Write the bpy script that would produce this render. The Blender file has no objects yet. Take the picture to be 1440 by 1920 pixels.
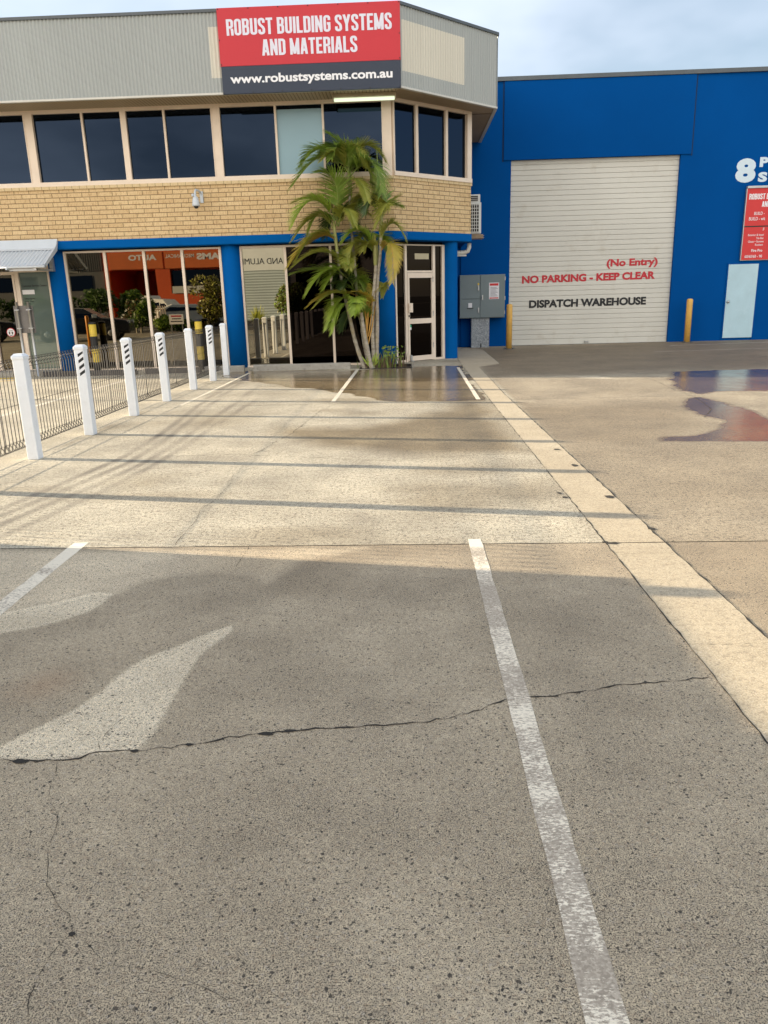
import bpy, math, random
import numpy as np
from mathutils import Vector, Matrix
random.seed(7); rng = np.random.default_rng(7)
scene = bpy.context.scene
COL = scene.collection
R = math.radians

# ---------------------------------------------------------------- camera
cam_d = bpy.data.cameras.new('camera')
cam = bpy.data.objects.new('camera', cam_d); COL.objects.link(cam)
cam_d.sensor_fit = 'HORIZONTAL'; cam_d.sensor_width = 36.0; cam_d.lens = 0.98869 * 36.0
cam_d.clip_start = 0.05; cam_d.clip_end = 3000
rt = Vector((0.999164, 0.030737, -0.026944)); dn = Vector((-0.017493, -0.274193, -0.961516)); fw = Vector((-0.036941, 0.961183, -0.273426))
cam.matrix_world = Matrix(((rt.x, -dn.x, -fw.x, 0), (rt.y, -dn.y, -fw.y, 0), (rt.z, -dn.z, -fw.z, 1.55), (0, 0, 0, 1)))
scene.camera = cam
scene.render.resolution_x = 768; scene.render.resolution_y = 1024

# ---------------------------------------------------------------- light
SUN_EL = 10.8; SUN_AZ = 78.6                       # degrees west (towards -X) of +Y
to_sun = Vector((-math.sin(R(SUN_AZ)) * math.cos(R(SUN_EL)), math.cos(R(SUN_AZ)) * math.cos(R(SUN_EL)), math.sin(R(SUN_EL))))
sd = bpy.data.lights.new('sun', 'SUN'); sd.energy = 5.0; sd.angle = R(0.45); sd.color = (1.0, 0.85, 0.625)
sun = bpy.data.objects.new('sun', sd); COL.objects.link(sun)
sun.rotation_euler = to_sun.to_track_quat('Z', 'Y').to_euler(); sun.location = (-30, 10, 20)

world = bpy.data.worlds.new('World'); scene.world = world; world.use_nodes = True
wn = world.node_tree; wn.nodes.clear()
def wnode(t, **k):
    n = wn.nodes.new(t)
    for a, b in k.items(): setattr(n, a, b)
    return n
wo = wnode('ShaderNodeOutputWorld'); bg = wnode('ShaderNodeBackground'); bg.inputs['Strength'].default_value = 0.055
sky = wnode('ShaderNodeTexSky', sky_type='NISHITA', sun_disc=False, sun_elevation=R(SUN_EL), sun_rotation=R(-SUN_AZ), altitude=10, air_density=1.0, dust_density=1.0, ozone_density=1.6)
tc = wnode('ShaderNodeTexCoord'); sep = wnode('ShaderNodeSeparateXYZ'); wn.links.new(tc.outputs['Generated'], sep.inputs[0])
def wmath(op, a, b=None):
    n = wnode('ShaderNodeMath', operation=op)
    for i, q in enumerate((a, b)):
        if q is None: continue
        if isinstance(q, (int, float)): n.inputs[i].default_value = q
        else: wn.links.new(q, n.inputs[i])
    return n.outputs[0]
zz = wmath('ADD', wmath('MAXIMUM', sep.outputs['Z'], 0.0), 0.22)
comb = wnode('ShaderNodeCombineXYZ')
wn.links.new(wmath('DIVIDE', sep.outputs['X'], zz), comb.inputs['X']); wn.links.new(wmath('DIVIDE', sep.outputs['Y'], zz), comb.inputs['Y'])
cn = wnode('ShaderNodeTexNoise'); cn.inputs['Scale'].default_value = 0.85; cn.inputs['Detail'].default_value = 5; cn.inputs['Roughness'].default_value = 0.52
wn.links.new(comb.outputs[0], cn.inputs['Vector'])
cr = wnode('ShaderNodeMapRange'); cr.inputs['From Min'].default_value = 0.36; cr.inputs['From Max'].default_value = 0.60; cr.inputs['To Min'].default_value = 0.30; cr.inputs['To Max'].default_value = 1.0
# thicker cloud towards the sun (west), thinner and bluer to the east
wn.links.new(wmath('SUBTRACT', cn.outputs['Fac'], wmath('MULTIPLY', sep.outputs['X'], 0.16)), cr.inputs['Value'])
mixc = wnode('ShaderNodeMixRGB'); wn.links.new(cr.outputs[0], mixc.inputs['Fac']); wn.links.new(sky.outputs[0], mixc.inputs['Color1'])
# cloud deck; bright warm bank added low behind camera to fill the facade
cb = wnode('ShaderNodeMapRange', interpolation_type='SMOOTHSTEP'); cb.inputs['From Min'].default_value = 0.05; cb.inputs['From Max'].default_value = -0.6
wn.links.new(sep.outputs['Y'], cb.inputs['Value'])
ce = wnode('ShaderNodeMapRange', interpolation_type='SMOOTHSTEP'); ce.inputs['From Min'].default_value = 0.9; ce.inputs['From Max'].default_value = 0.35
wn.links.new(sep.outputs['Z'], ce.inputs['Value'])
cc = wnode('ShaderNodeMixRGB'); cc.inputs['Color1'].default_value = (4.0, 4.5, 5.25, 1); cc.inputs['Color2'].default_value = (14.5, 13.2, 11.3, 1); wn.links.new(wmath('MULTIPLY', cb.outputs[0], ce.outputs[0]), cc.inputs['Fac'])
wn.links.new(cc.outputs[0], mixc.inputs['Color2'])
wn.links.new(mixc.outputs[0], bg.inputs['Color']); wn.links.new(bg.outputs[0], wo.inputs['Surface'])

scene.view_settings.view_transform = 'Standard'; scene.view_settings.look = 'None'
scene.view_settings.exposure = 2.04; scene.view_settings.gamma = 1.0; scene.view_settings.use_curve_mapping = False
scene.cycles.use_denoising = True
scene.cycles.max_bounces = 8; scene.cycles.transparent_max_bounces = 8; scene.cycles.caustics_reflective = False; scene.cycles.caustics_refractive = False

# ---------------------------------------------------------------- helpers
def S(r, g, b):
    def c(v):
        v /= 255.0
        return v / 12.92 if v <= 0.04045 else ((v + 0.055) / 1.055) ** 2.4
    return (c(r), c(g), c(b))

class NT:
    """small wrapper that wires shader nodes"""
    def __init__(s, name):
        s.m = bpy.data.materials.new(name); s.m.use_nodes = True; s.t = s.m.node_tree; s.t.nodes.clear()
        s.out = s.n('ShaderNodeOutputMaterial'); s.b = s.n('ShaderNodeBsdfPrincipled'); s.l(s.b.outputs[0], s.out.inputs[0])
        s._pos = None
    def n(s, t, **k):
        q = s.t.nodes.new(t)
        for a, b in k.items(): setattr(q, a, b)
        return q
    def l(s, a, b): s.t.links.new(a, b)
    def put(s, v, sock):
        if isinstance(v, (int, float)): sock.default_value = v
        elif isinstance(v, tuple): sock.default_value = v if len(v) == 4 or sock.type == 'VECTOR' else (*v, 1)
        else: s.l(v, sock)
    def pos(s):
        if s._pos is None: s._pos = s.n('ShaderNodeNewGeometry').outputs['Position']
        return s._pos
    def objc(s): return s.n('ShaderNodeTexCoord').outputs['Object']
    def uv(s): return s.n('ShaderNodeTexCoord').outputs['UV']
    def attr(s, a): return s.n('ShaderNodeAttribute', attribute_name=a).outputs['Fac']
    def scale(s, v, k):
        q = s.n('ShaderNodeVectorMath', operation='MULTIPLY'); s.l(v, q.inputs[0]); q.inputs[1].default_value = k; return q.outputs[0]
    def noise(s, sc, det=2, rough=0.5, vec=None):
        q = s.n('ShaderNodeTexNoise'); q.inputs['Scale'].default_value = sc; q.inputs['Detail'].default_value = det; q.inputs['Roughness'].default_value = rough
        s.l(vec if vec is not None else s.pos(), q.inputs['Vector']); return q.outputs['Fac']
    def vor(s, sc, vec=None, feature='F1'):
        q = s.n('ShaderNodeTexVoronoi', feature=feature); q.inputs['Scale'].default_value = sc; s.l(vec if vec is not None else s.pos(), q.inputs['Vector']); return q
    def rng(s, v, a, b, c=0., d=1., smooth=False):
        q = s.n('ShaderNodeMapRange'); 
        if smooth: q.interpolation_type = 'SMOOTHSTEP'
        q.inputs['From Min'].default_value = a; q.inputs['From Max'].default_value = b; q.inputs['To Min'].default_value = c; q.inputs['To Max'].default_value = d
        s.l(v, q.inputs['Value']); return q.outputs[0]
    def math(s, op, a, b=None):
        q = s.n('ShaderNodeMath', operation=op); s.put(a, q.inputs[0])
        if b is not None: s.put(b, q.inputs[1])
        return q.outputs[0]
    def mix(s, f, a, b, mode='MIX'):
        q = s.n('ShaderNodeMixRGB', blend_type=mode); s.put(f, q.inputs['Fac']); s.put(a, q.inputs['Color1']); s.put(b, q.inputs['Color2']); return q.outputs[0]
    def sep(s, v):
        q = s.n('ShaderNodeSeparateXYZ'); s.l(v, q.inputs[0]); return q.outputs
    def bump(s, h, strength=0.3, dist=0.01):
        q = s.n('ShaderNodeBump'); s.put(strength, q.inputs['Strength']); q.inputs['Distance'].default_value = dist; s.l(h, q.inputs['Height']); s.l(q.outputs[0], s.b.inputs['Normal'])
    def set(s, **k):
        for a, v in k.items(): s.put(v, s.b.inputs[{'color': 'Base Color', 'rough': 'Roughness', 'metal': 'Metallic', 'spec': 'Specular IOR Level', 'ior': 'IOR'}[a]])
        return s

def paint(name, rgb, rough=0.55, var=0.12, sc=3.0, fine=40.0, bump=0.08, metal=0.0, spec=0.5, dirt=None, streak=False):
    """painted / moulded surface with uneven tone, faint grime and a little relief"""
    t = NT(name)
    v = t.pos()
    if streak: v = t.scale(v, (1, 1, 0.12))
    a = t.noise(sc, 4, 0.6, v); f = t.noise(fine, 3, 0.6)
    lo = tuple(c * (1 - var) for c in rgb); hi = tuple(min(1, c * (1 + var)) for c in rgb)
    c = t.mix(t.rng(a, 0.3, 0.7), lo, hi)
    c = t.mix(t.rng(f, 0.35, 0.65, 0, 0.10), c, tuple(q * 0.8 for q in rgb))
    if dirt:
        d = t.noise(sc * 2.2, 5, 0.65, v); c = t.mix(t.rng(d, 0.56, 0.72, 0, dirt[1]), c, dirt[0])
    t.set(color=c, rough=t.rng(f, 0.3, 0.7, max(0.02, rough - 0.08), min(1, rough + 0.08)), metal=metal, spec=spec)
    if bump: t.bump(f, bump, 0.004)
    return t.m

def mirror_glass(name, tint, rough=0.015, wob=0.012, base=None):
    """dark tinted window film over a black interior: reflects the street"""
    t = NT(name)
    t.set(color=tint, metal=1.0, rough=rough)
    q = t.n('ShaderNodeBump'); q.inputs['Strength'].default_value = wob; q.inputs['Distance'].default_value = 0.05
    t.l(t.noise(1.6, 1, 0.4), q.inputs['Height']); t.l(q.outputs[0], t.b.inputs['Normal'])
    if base:
        d = t.n('ShaderNodeBsdfDiffuse'); d.inputs['Color'].default_value = (*base[0], 1)
        ms = t.n('ShaderNodeMixShader'); ms.inputs[0].default_value = base[1]
        t.l(t.b.outputs[0], ms.inputs[1]); t.l(d.outputs[0], ms.inputs[2]); t.l(ms.outputs[0], t.out.inputs[0])
    return t.m

class MB:
    """collects faces and links them as one mesh object"""
    def __init__(s): s.v = []; s.f = []; s.mi = []; s.uv = []; s.sm = []; s.xf = None
    def p(s, *a):
        a = a[0] if len(a) == 1 else a
        if s.xf: a = s.xf(*a)
        s.v.append((float(a[0]), float(a[1]), float(a[2]))); return len(s.v) - 1
    def face(s, pts, mi=0, uv=None, sm=False):
        ids = [s.p(q) for q in pts]; s.f.append(ids); s.mi.append(mi); s.uv.append(uv); s.sm.append(sm)
    def idx(s, ids, mi=0, sm=False): s.f.append(list(ids)); s.mi.append(mi); s.uv.append(None); s.sm.append(sm)
    def box(s, x0, x1, y0, y1, z0, z1, mi=0):
        c = [s.p(x, y, z) for z in (z0, z1) for y in (y0, y1) for x in (x0, x1)]
        for q in ((0, 2, 3, 1), (4, 5, 7, 6), (0, 1, 5, 4), (2, 6, 7, 3), (0, 4, 6, 2), (1, 3, 7, 5)): s.idx([c[i] for i in q], mi)
    def prism(s, pts, z0, z1, mi=0, cap=True):
        n = len(pts); a = [s.p(x, y, z0) for x, y in pts]; b = [s.p(x, y, z1) for x, y in pts]
        for i in range(n): s.idx((a[i], a[(i + 1) % n], b[(i + 1) % n], b[i]), mi)
        if cap: s.idx(a[::-1], mi); s.idx(b, mi)
    def tube(s, path, rad, n=8, mi=0, cap=True, sm=True):
        path = [Vector(q) for q in path]; m = len(path)
        if not isinstance(rad, (list, tuple)): rad = [rad] * m
        rings = []; up = None
        for i, q in enumerate(path):
            t = (path[min(i + 1, m - 1)] - path[max(i - 1, 0)]).normalized()
            if up is None: up = Vector((0, 0, 1)) if abs(t.z) < 0.9 else Vector((1, 0, 0))
            a = t.cross(up).normalized(); b = a.cross(t).normalized(); up = b
            rings.append([s.p(q + rad[i] * (math.cos(2 * math.pi * k / n) * a + math.sin(2 * math.pi * k / n) * b)) for k in range(n)])
        for i in range(m - 1):
            for k in range(n): s.idx((rings[i][k], rings[i][(k + 1) % n], rings[i + 1][(k + 1) % n], rings[i + 1][k]), mi, sm)
        if cap: s.idx(rings[0], mi); s.idx(rings[-1][::-1], mi)
    def lathe(s, prof, c=(0, 0, 0), n=16, mi=0, mis=None):
        rings = [[s.p(c[0] + r * math.cos(2 * math.pi * k / n), c[1] + r * math.sin(2 * math.pi * k / n), c[2] + z) for k in range(n)] for r, z in prof]
        for i in range(len(prof) - 1):
            for k in range(n): s.idx((rings[i][k], rings[i][(k + 1) % n], rings[i + 1][(k + 1) % n], rings[i + 1][k]), mis[i] if mis else mi, True)
        s.idx(rings[0][::-1], mis[0] if mis else mi); s.idx(rings[-1], mis[-1] if mis else mi)
    def build(s, name, mats, parent=None, bevel=0.0, off=(0, 0, 0)):
        o0 = Vector(off)
        me = bpy.data.meshes.new(name)
        me.from_pydata([(x - o0.x, y - o0.y, z - o0.z) for x, y, z in s.v], [], s.f)
        if not isinstance(mats, (list, tuple)): mats = [mats]
        for m in mats: me.materials.append(m)
        me.polygons.foreach_set('material_index', s.mi)
        me.polygons.foreach_set('use_smooth', s.sm)
        if any(u for u in s.uv):
            L = me.uv_layers.new(name='UVMap')
            for pl, u in zip(me.polygons, s.uv):
                if u:
                    for k, li in enumerate(pl.loop_indices): L.data[li].uv = u[k]
        me.update()
        o = bpy.data.objects.new(name, me); COL.objects.link(o)
        if parent is not None: o.parent = parent
        if bevel:
            b = o.modifiers.new('bevel', 'BEVEL'); b.width = bevel; b.segments = 2; b.limit_method = 'ANGLE'; b.angle_limit = R(40)
        return o

def tag(o, label=None, cat=None, group=None, kind=None):
    if label: o['label'] = label
    if cat: o['category'] = cat
    if group: o['group'] = group
    if kind: o['kind'] = kind
    return o
def thing(name, label, cat, loc=(0, 0, 0), group=None):
    o = bpy.data.objects.new(name, None); COL.objects.link(o); o.location = loc; o.empty_display_size = 0.2
    return tag(o, label, cat, group)
def copy_tree(o, parent=None):
    c = o.copy(); COL.objects.link(c)
    if parent is not None: c.parent = parent
    for ch in list(o.children): copy_tree(ch, c)
    return c
def frame(ax, ay, bx, by):
    """local (s, d, z): s along A->B, d outwards (towards the street), z up"""
    L = math.hypot(bx - ax, by - ay); ux, uy = (bx - ax) / L, (by - ay) / L
    return lambda s_, d, z: (ax + ux * s_ + uy * d, ay + uy * s_ - ux * d, z)

# lettering ------------------------------------------------------------
_meas = {}
def text_mesh(txt, bold=0.0, ext=0.004):
    c = bpy.data.curves.new('lettering', 'FONT'); c.body = txt; c.offset = bold; c.extrude = ext; c.resolution_u = 4
    o = bpy.data.objects.new('lettering', c); COL.objects.link(o)
    dg = bpy.context.evaluated_depsgraph_get(); me = bpy.data.meshes.new_from_object(o.evaluated_get(dg))
    v = [tuple(q.co) for q in me.vertices]; f = [list(p.vertices) for p in me.polygons]
    bpy.data.objects.remove(o); bpy.data.curves.remove(c); bpy.data.meshes.remove(me)
    return v, f
def cap_h(bold):
    if bold not in _meas:
        v, f = text_mesh('H', bold); ys = [q[1] for q in v]; _meas[bold] = (min(ys), max(ys))
    return _meas[bold]
def put_text(mb, txt, x0, x1, zb, cap, place, mi=0, bold=0.0, thick=0.003, rise=0.0):
    """letters between x0 and x1 (x1 None: natural width) on baseline zb; place(s, out, z) -> world"""
    v, f = text_mesh(txt, bold); lo, hi = cap_h(bold); k = cap / (hi - lo)
    xs = [q[0] for q in v]; a, b = min(xs), max(xs)
    kx = (x1 - x0) / (b - a) if x1 is not None else k
    zs = [q[2] for q in v]; zm = max(max(zs), 1e-6)
    base = len(mb.v)
    for x, y, z in v:
        X = x0 + (x - a) * kx
        mb.v.append(tuple(float(c) for c in place(X, 0.0015 + thick * (z / zm + 1) / 2, zb + (y - lo) * k + rise * (X - x0))))
    for q in f: mb.f.append([base + i for i in q]); mb.mi.append(mi); mb.uv.append(None); mb.sm.append(False)

# condensed poster capitals, drawn as stroked skeletons (box 0..1 high, w wide)
def _arc(cx, cy, rx, ry, a0, a1, n=5): return [(cx + rx * math.cos(R(a0 + (a1 - a0) * i / n)), cy + ry * math.sin(R(a0 + (a1 - a0) * i / n))) for i in range(n + 1)]
T_ = 0.15; h_ = T_ / 2; W_ = 0.40
l_, r_, b_, t_ = h_, W_ - h_, h_, 1 - h_; q_ = 0.105
GL = {
 'I': (T_, [[(h_, 0), (h_, 1)]]),
 'L': (0.34, [[(l_, 1), (l_, b_), (0.34, b_)]]),
 'T': (0.38, [[(0, t_), (0.38, t_)], [(0.19, t_ - h_), (0.19, 0)]]),
 'E': (0.35, [[(0.35, t_), (l_, t_), (l_, b_), (0.35, b_)], [(l_ + h_, 0.5), (0.31, 0.5)]]),
 'O': (W_, [[(l_, 0.5)] + _arc(l_ + q_, t_ - q_, q_, q_, 180, 90) + _arc(r_ - q_, t_ - q_, q_, q_, 90, 0) + _arc(r_ - q_, b_ + q_, q_, q_, 0, -90) + _arc(l_ + q_, b_ + q_, q_, q_, 270, 180) + [(l_, 0.51)]]),
 'U': (W_, [[(l_, 1)] + _arc(l_ + q_, b_ + q_, q_, q_, 180, 270) + _arc(r_ - q_, b_ + q_, q_, q_, -90, 0) + [(r_, 1)]]),
 'D': (W_, [[(l_, 0), (l_, t_)] + _arc(r_ - q_, t_ - q_, q_, q_, 90, 0) + _arc(r_ - q_, b_ + q_, q_, q_, 0, -90) + [(l_ + h_, b_)]]),
 'B': (W_, [[(l_, 0), (l_, t_)] + _arc(r_ - q_, t_ - q_, q_, q_, 90, 0) + _arc(r_ - q_ - .02, 0.52 + q_, q_, q_, 0, -90) + [(l_ + h_, 0.52)], [(r_ - q_ - .02, 0.52)] + _arc(r_ - q_, 0.52 - q_, q_, q_, 90, 0) + _arc(r_ - q_, b_ + q_, q_, q_, 0, -90) + [(l_ + h_, b_)]]),
 'R': (W_, [[(l_, 0), (l_, t_)] + _arc(r_ - q_, t_ - q_, q_, q_, 90, 0) + _arc(r_ - q_, 0.5 + q_, q_, q_, 0, -90) + [(l_ + h_, 0.5)], [(r_ - .02, 0.42), (r_, 0.30), (r_ + .01, 0)]]),
 'S': (W_, [[(r_, 0.70)] + _arc(r_ - q_, t_ - q_, q_, q_, 0, 90) + _arc(l_ + q_, t_ - q_, q_, q_, 90, 180) + [(l_, 0.70), (l_ + .04, 0.60), (r_ - .04, 0.42), (r_, 0.32)] + _arc(r_ - q_, b_ + q_, q_, q_, 0, -90) + _arc(l_ + q_, b_ + q_, q_, q_, 270, 180) + [(l_, 0.30)]]),
 'G': (W_, [[(r_, 0.70)] + _arc(r_ - q_, t_ - q_, q_, q_, 0, 90) + _arc(l_ + q_, t_ - q_, q_, q_, 90, 180) + _arc(l_ + q_, b_ + q_, q_, q_, 180, 270) + _arc(r_ - q_, b_ + q_, q_, q_, -90, 0) + [(r_, 0.5), (0.5 * W_, 0.5)]]),
 'N': (0.42, [[(l_, 0), (l_, 1)], [(0.42 - h_, 0), (0.42 - h_, 1)], [(l_ - .02, 1), (0.44 - h_, 0)]]),
 'M': (0.54, [[(l_, 0), (l_, 1)], [(0.54 - h_, 0), (0.54 - h_, 1)], [(l_, 1), (0.27, 0.05)], [(0.54 - h_, 1), (0.27, 0.05)]]),
 'A': (0.42, [[(0.07, 0), (0.185, 1)], [(0.35, 0), (0.235, 1)], [(0.13, 0.27), (0.29, 0.27)]]),
 'Y': (0.42, [[(0.06, 1), (0.21, 0.42)], [(0.36, 1), (0.21, 0.42)], [(0.21, 0.46), (0.21, 0)]]),
}
def ribbon(pts, w):
    L = []
    n = len(pts)
    for i in range(n):
        p = Vector(pts[i])
        d0 = (p - Vector(pts[i - 1])).normalized() if i else (Vector(pts[1]) - p).normalized()
        d1 = (Vector(pts[i + 1]) - p).normalized() if i < n - 1 else d0
        m = Vector((-(d0.y + d1.y), d0.x + d1.x)); m = m.normalized() if m.length > 1e-6 else Vector((-d0.y, d0.x))
        k = min(2.0, 1 / max(0.3, m.dot(Vector((-d0.y, d0.x)))))
        L.append((p + m * w * k, p - m * w * k))
    return L
def poster(mb, txt, x0, x1, zb, cap, place, mi=0, rise=0.0):
    adv = [(GL[c][0] + 0.055) if c != ' ' else 0.2 for c in txt]; tot = sum(adv) - 0.055
    k = (x1 - x0) / tot; x = 0
    for c, a in zip(txt, adv):
        if c != ' ':
            for si, st in enumerate(GL[c][1]):
                L = ribbon(st, h_)
                P = lambda q: place(x0 + (x + q.x) * k, 0.003 + 0.0006 * si, zb + min(1.0, max(0.0, q.y)) * cap + rise * (x + q.x) * k)
                for i in range(len(L) - 1): mb.face([P(L[i][1]), P(L[i + 1][1]), P(L[i + 1][0]), P(L[i][0])], mi)
        x += a

# surveyed outlines of stains, dark marks, cracks and plants (metres)
POLYS={'wet': [[(-4.177, 16.45), (-4.102, 17.39), (-3.613, 17.393), (-1.268, 16.916), (-0.276, 17.426), (1.125, 17.31), (1.135, 11.53), (0.611, 11.5), (-0.073, 11.58), (-0.49, 11.875), (-0.562, 12.179), (-1.175, 12.74), (-1.385, 12.954), (-1.488, 13.324), (-1.744, 13.573), (-2.348, 13.816), (-2.457, 14.213), (-3.153, 15.159), (-3.883, 15.939)], [(4.897, 15.0), (5.226, 15.132), (5.935, 15.169), (7.345, 15.132), (5.988, 11.927), (5.46, 11.826), (4.71, 11.836), (4.374, 11.385), (4.255, 11.532), (4.217, 12.067), (4.467, 13.65)], [(4.002, 11.209), (4.244, 11.347), (4.299, 10.982), (4.366, 10.322), (4.407, 9.473), (4.409, 8.681), (4.117, 7.859), (3.24, 7.899), (2.58, 7.943), (2.674, 8.244), (3.091, 8.326), (3.436, 8.626), (3.672, 9.161), (3.62, 9.811), (3.663, 10.436)]], 'damp': [[(0.651, 11.493), (1.119, 11.533), (1.161, 7.636), (0.694, 7.547), (0.265, 7.537), (-0.167, 7.635), (-0.393, 7.798), (-1.262, 8.408), (-1.715, 8.905), (-1.682, 9.474), (-0.845, 9.169), (-0.334, 9.501), (0.146, 10.092), (0.601, 10.611)], [(-0.322, 6.192), (0.038, 6.353), (0.582, 6.309), (1.133, 6.362), (1.223, 5.9), (0.842, 5.604), (0.374, 5.877), (-0.052, 5.908)], [(1.74, 22.509), (10.947, 24.09), (7.524, 15.084), (4.897, 15.0), (3.372, 14.753), (1.362, 14.927)], [(0.98, 10.708), (4.151, 11.303), (3.56, 8.792), (2.393, 7.375), (1.308, 8.055)], [(-0.687, 4.286), (-0.441, 4.409), (-0.183, 4.602), (0.431, 4.635), (1.2, 4.597), (1.243, 4.045), (0.385, 4.123)], [(-3.306, 10.845), (-2.239, 10.945), (-2.383, 9.566), (-2.966, 9.439)], [(-2.634, 6.669), (-2.195, 6.846), (-2.183, 6.335), (-2.486, 6.264)], [(-4.136, 8.279), (-4.158, 8.735), (-4.248, 9.809), (-4.275, 11.369), (-3.948, 10.941), (-4.048, 10.222), (-4.136, 9.794), (-3.982, 8.923), (-3.971, 8.386)]], 'light': [[(-0.898, 3.446), (-0.898, 3.365), (-0.953, 3.22), (-0.987, 3.111), (-0.99, 2.911), (-0.983, 2.732), (-0.98, 2.551), (-0.993, 2.407), (-1.027, 2.364), (-1.142, 2.358), (-1.294, 2.327), (-1.485, 2.322), (-1.599, 2.317), (-1.606, 2.33), (-1.524, 2.396), (-1.456, 2.501), (-1.357, 2.654), (-1.307, 2.802), (-1.28, 2.941), (-1.225, 3.09), (-1.11, 3.196), (-1.009, 3.338)], [(-2.296, 3.142), (-2.042, 3.378), (-1.909, 3.437), (-1.791, 3.537), (-1.693, 3.671), (-1.663, 3.817), (-1.663, 3.895), (-1.776, 3.915), (-1.952, 3.767), (-2.175, 3.63), (-2.365, 3.469)], [(2.323, 14.506), (2.968, 14.749), (3.54, 14.612), (3.796, 13.89), (3.32, 14.089), (2.93, 14.559)]], 'pale': [[(-3.088, 4.678), (-2.718, 4.66), (-1.287, 4.613), (-0.287, 4.628), (-0.51, 4.442), (-0.701, 4.382), (-0.766, 4.17), (-0.834, 4.026), (-0.929, 4.115), (-1.087, 4.192), (-1.405, 4.188), (-1.557, 4.071), (-1.663, 3.895), (-1.776, 3.915), (-1.952, 3.767), (-2.175, 3.63), (-2.365, 3.469)]]}
CRACKS={'k1': (0.01, [(-1.606, 2.33), (-1.482, 2.316), (-1.399, 2.305), (-1.278, 2.314), (-1.194, 2.319), (-1.139, 2.365), (-1.005, 2.357), (-0.924, 2.376), (-0.815, 2.402), (-0.688, 2.445), (-0.554, 2.472), (-0.438, 2.496), (-0.279, 2.505), (-0.119, 2.521), (0.021, 2.534), (0.143, 2.574), (0.25, 2.63), (0.361, 2.697), (0.447, 2.716), (0.554, 2.723), (0.689, 2.763), (0.85, 2.808), (1.009, 2.836), (1.215, 2.868)]), 'k2': (0.004, [(-1.141, 2.365), (-1.162, 2.409), (-1.16, 2.48), (-1.15, 2.535), (-1.13, 2.592)]), 'k3': (0.004, [(-1.273, 2.31), (-1.251, 2.263), (-1.232, 2.173), (-1.199, 2.088), (-1.151, 2.035), (-1.123, 1.983), (-1.088, 1.842), (-1.032, 1.716), (-0.965, 1.639), (-0.924, 1.612), (-0.89, 1.551), (-0.916, 1.485), (-0.914, 1.439), (-0.912, 1.366), (-0.878, 1.286)]), 'k4': (0.003, [(-0.89, 1.551), (-0.835, 1.518), (-0.762, 1.452), (-0.695, 1.448), (-0.624, 1.433), (-0.539, 1.404), (-0.483, 1.383), (-0.447, 1.362), (-0.359, 1.391), (-0.317, 1.363), (-0.267, 1.357), (-0.227, 1.33), (-0.178, 1.318), (-0.082, 1.312)]), 'k5': (0.007, [(-1.059, 4.209), (-1.071, 4.34), (-1.064, 4.711)]), 'k5b': (0.008, [(-1.578, 4.748), (-1.584, 5.045), (-1.59, 5.336), (-1.637, 5.6), (-1.595, 5.85), (-1.587, 6.404)]), 'k5c': (0.006, [(-1.587, 6.404), (-1.648, 6.799), (-1.311, 7.508)]), 'k6': (0.018, [(-1.154, 11.382), (-1.283, 10.746), (-1.363, 9.723), (-1.429, 8.871), (-1.52, 8.469), (-1.582, 7.98), (-1.643, 7.73)]), 'k7': (0.013, [(-2.513, 7.707), (-1.861, 7.752), (-1.307, 7.587), (-0.851, 7.464), (-0.471, 7.299), (-0.177, 7.271), (0.218, 7.411), (0.685, 7.442), (1.15, 7.555)]), 'k8': (0.008, [(1.592, 7.378), (1.796, 7.255), (2.185, 7.192), (2.776, 7.159), (3.463, 7.14)]), 'k9': (0.02, [(4.283, 13.78), (4.25, 13.026), (4.161, 12.147), (4.211, 11.931), (4.18, 11.609), (4.172, 11.299), (4.113, 10.844), (3.964, 10.137), (3.798, 9.784), (3.636, 9.456)]), 'k10': (0.006, [(1.257, 4.409), (1.382, 4.423), (1.61, 4.432)]), 'k11': (0.005, [(1.287, 3.175), (1.421, 3.167), (1.606, 3.184)]), 'k12': (0.003, [(0.159, 2.57), (0.219, 2.509), (0.297, 2.417)]), 'k13': (0.003, [(0.483, 2.335), (0.587, 2.309), (0.716, 2.246), (0.816, 2.173), (0.943, 2.144), (1.07, 2.086)]), 'k14': (0.01, [(2.111, 22.371), (2.062, 17.596), (1.577, 16.924)])}
CHIPS=[(-1.398, 2.302, 0.031, 0.016), (-1.012, 2.36, 0.019, 0.01), (-0.824, 2.399, 0.02, 0.01), (-0.553, 2.465, 0.034, 0.014), (-0.466, 2.486, 0.028, 0.011), (-0.888, 1.546, 0.01, 0.01), (1.14, 4.777, 0.003, 0.011), (1.483, 7.657, 0.042, 0.054), (1.507, 6.899, 0.043, 0.056), (1.533, 5.761, 0.044, 0.055), (1.603, 4.916, 0.035, 0.035), (1.274, 4.625, 0.046, 0.026), (1.229, 4.649, 0.027, 0.021), (1.193, 5.769, 0.024, 0.032), (1.173, 5.903, 0.021, 0.033)]
DARK_CURVES=[[(-3.605, 16.542), (-3.434, 14.47), (-3.377, 13.004), (-3.179, 10.674), (-3.052, 9.066), (-3.013, 7.702), (-3.152, 6.607), (-3.277, 5.722), (-3.415, 5.095)], [(-3.387, 15.825), (-3.266, 14.171), (-3.157, 12.406), (-2.988, 10.26), (-2.871, 8.657), (-2.857, 7.424), (-3.011, 6.398), (-3.17, 5.518)], [(-2.868, 15.294), (-2.783, 13.266), (-2.732, 11.761), (-2.71, 10.038), (-2.667, 8.435), (-2.688, 7.408), (-2.806, 6.48), (-2.959, 5.78), (-3.039, 5.271)], [(-2.5, 12.291), (-2.502, 10.725), (-2.525, 9.584), (-2.513, 8.323), (-2.564, 7.2), (-2.663, 6.24), (-2.783, 5.494), (-2.879, 4.967)]]
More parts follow.
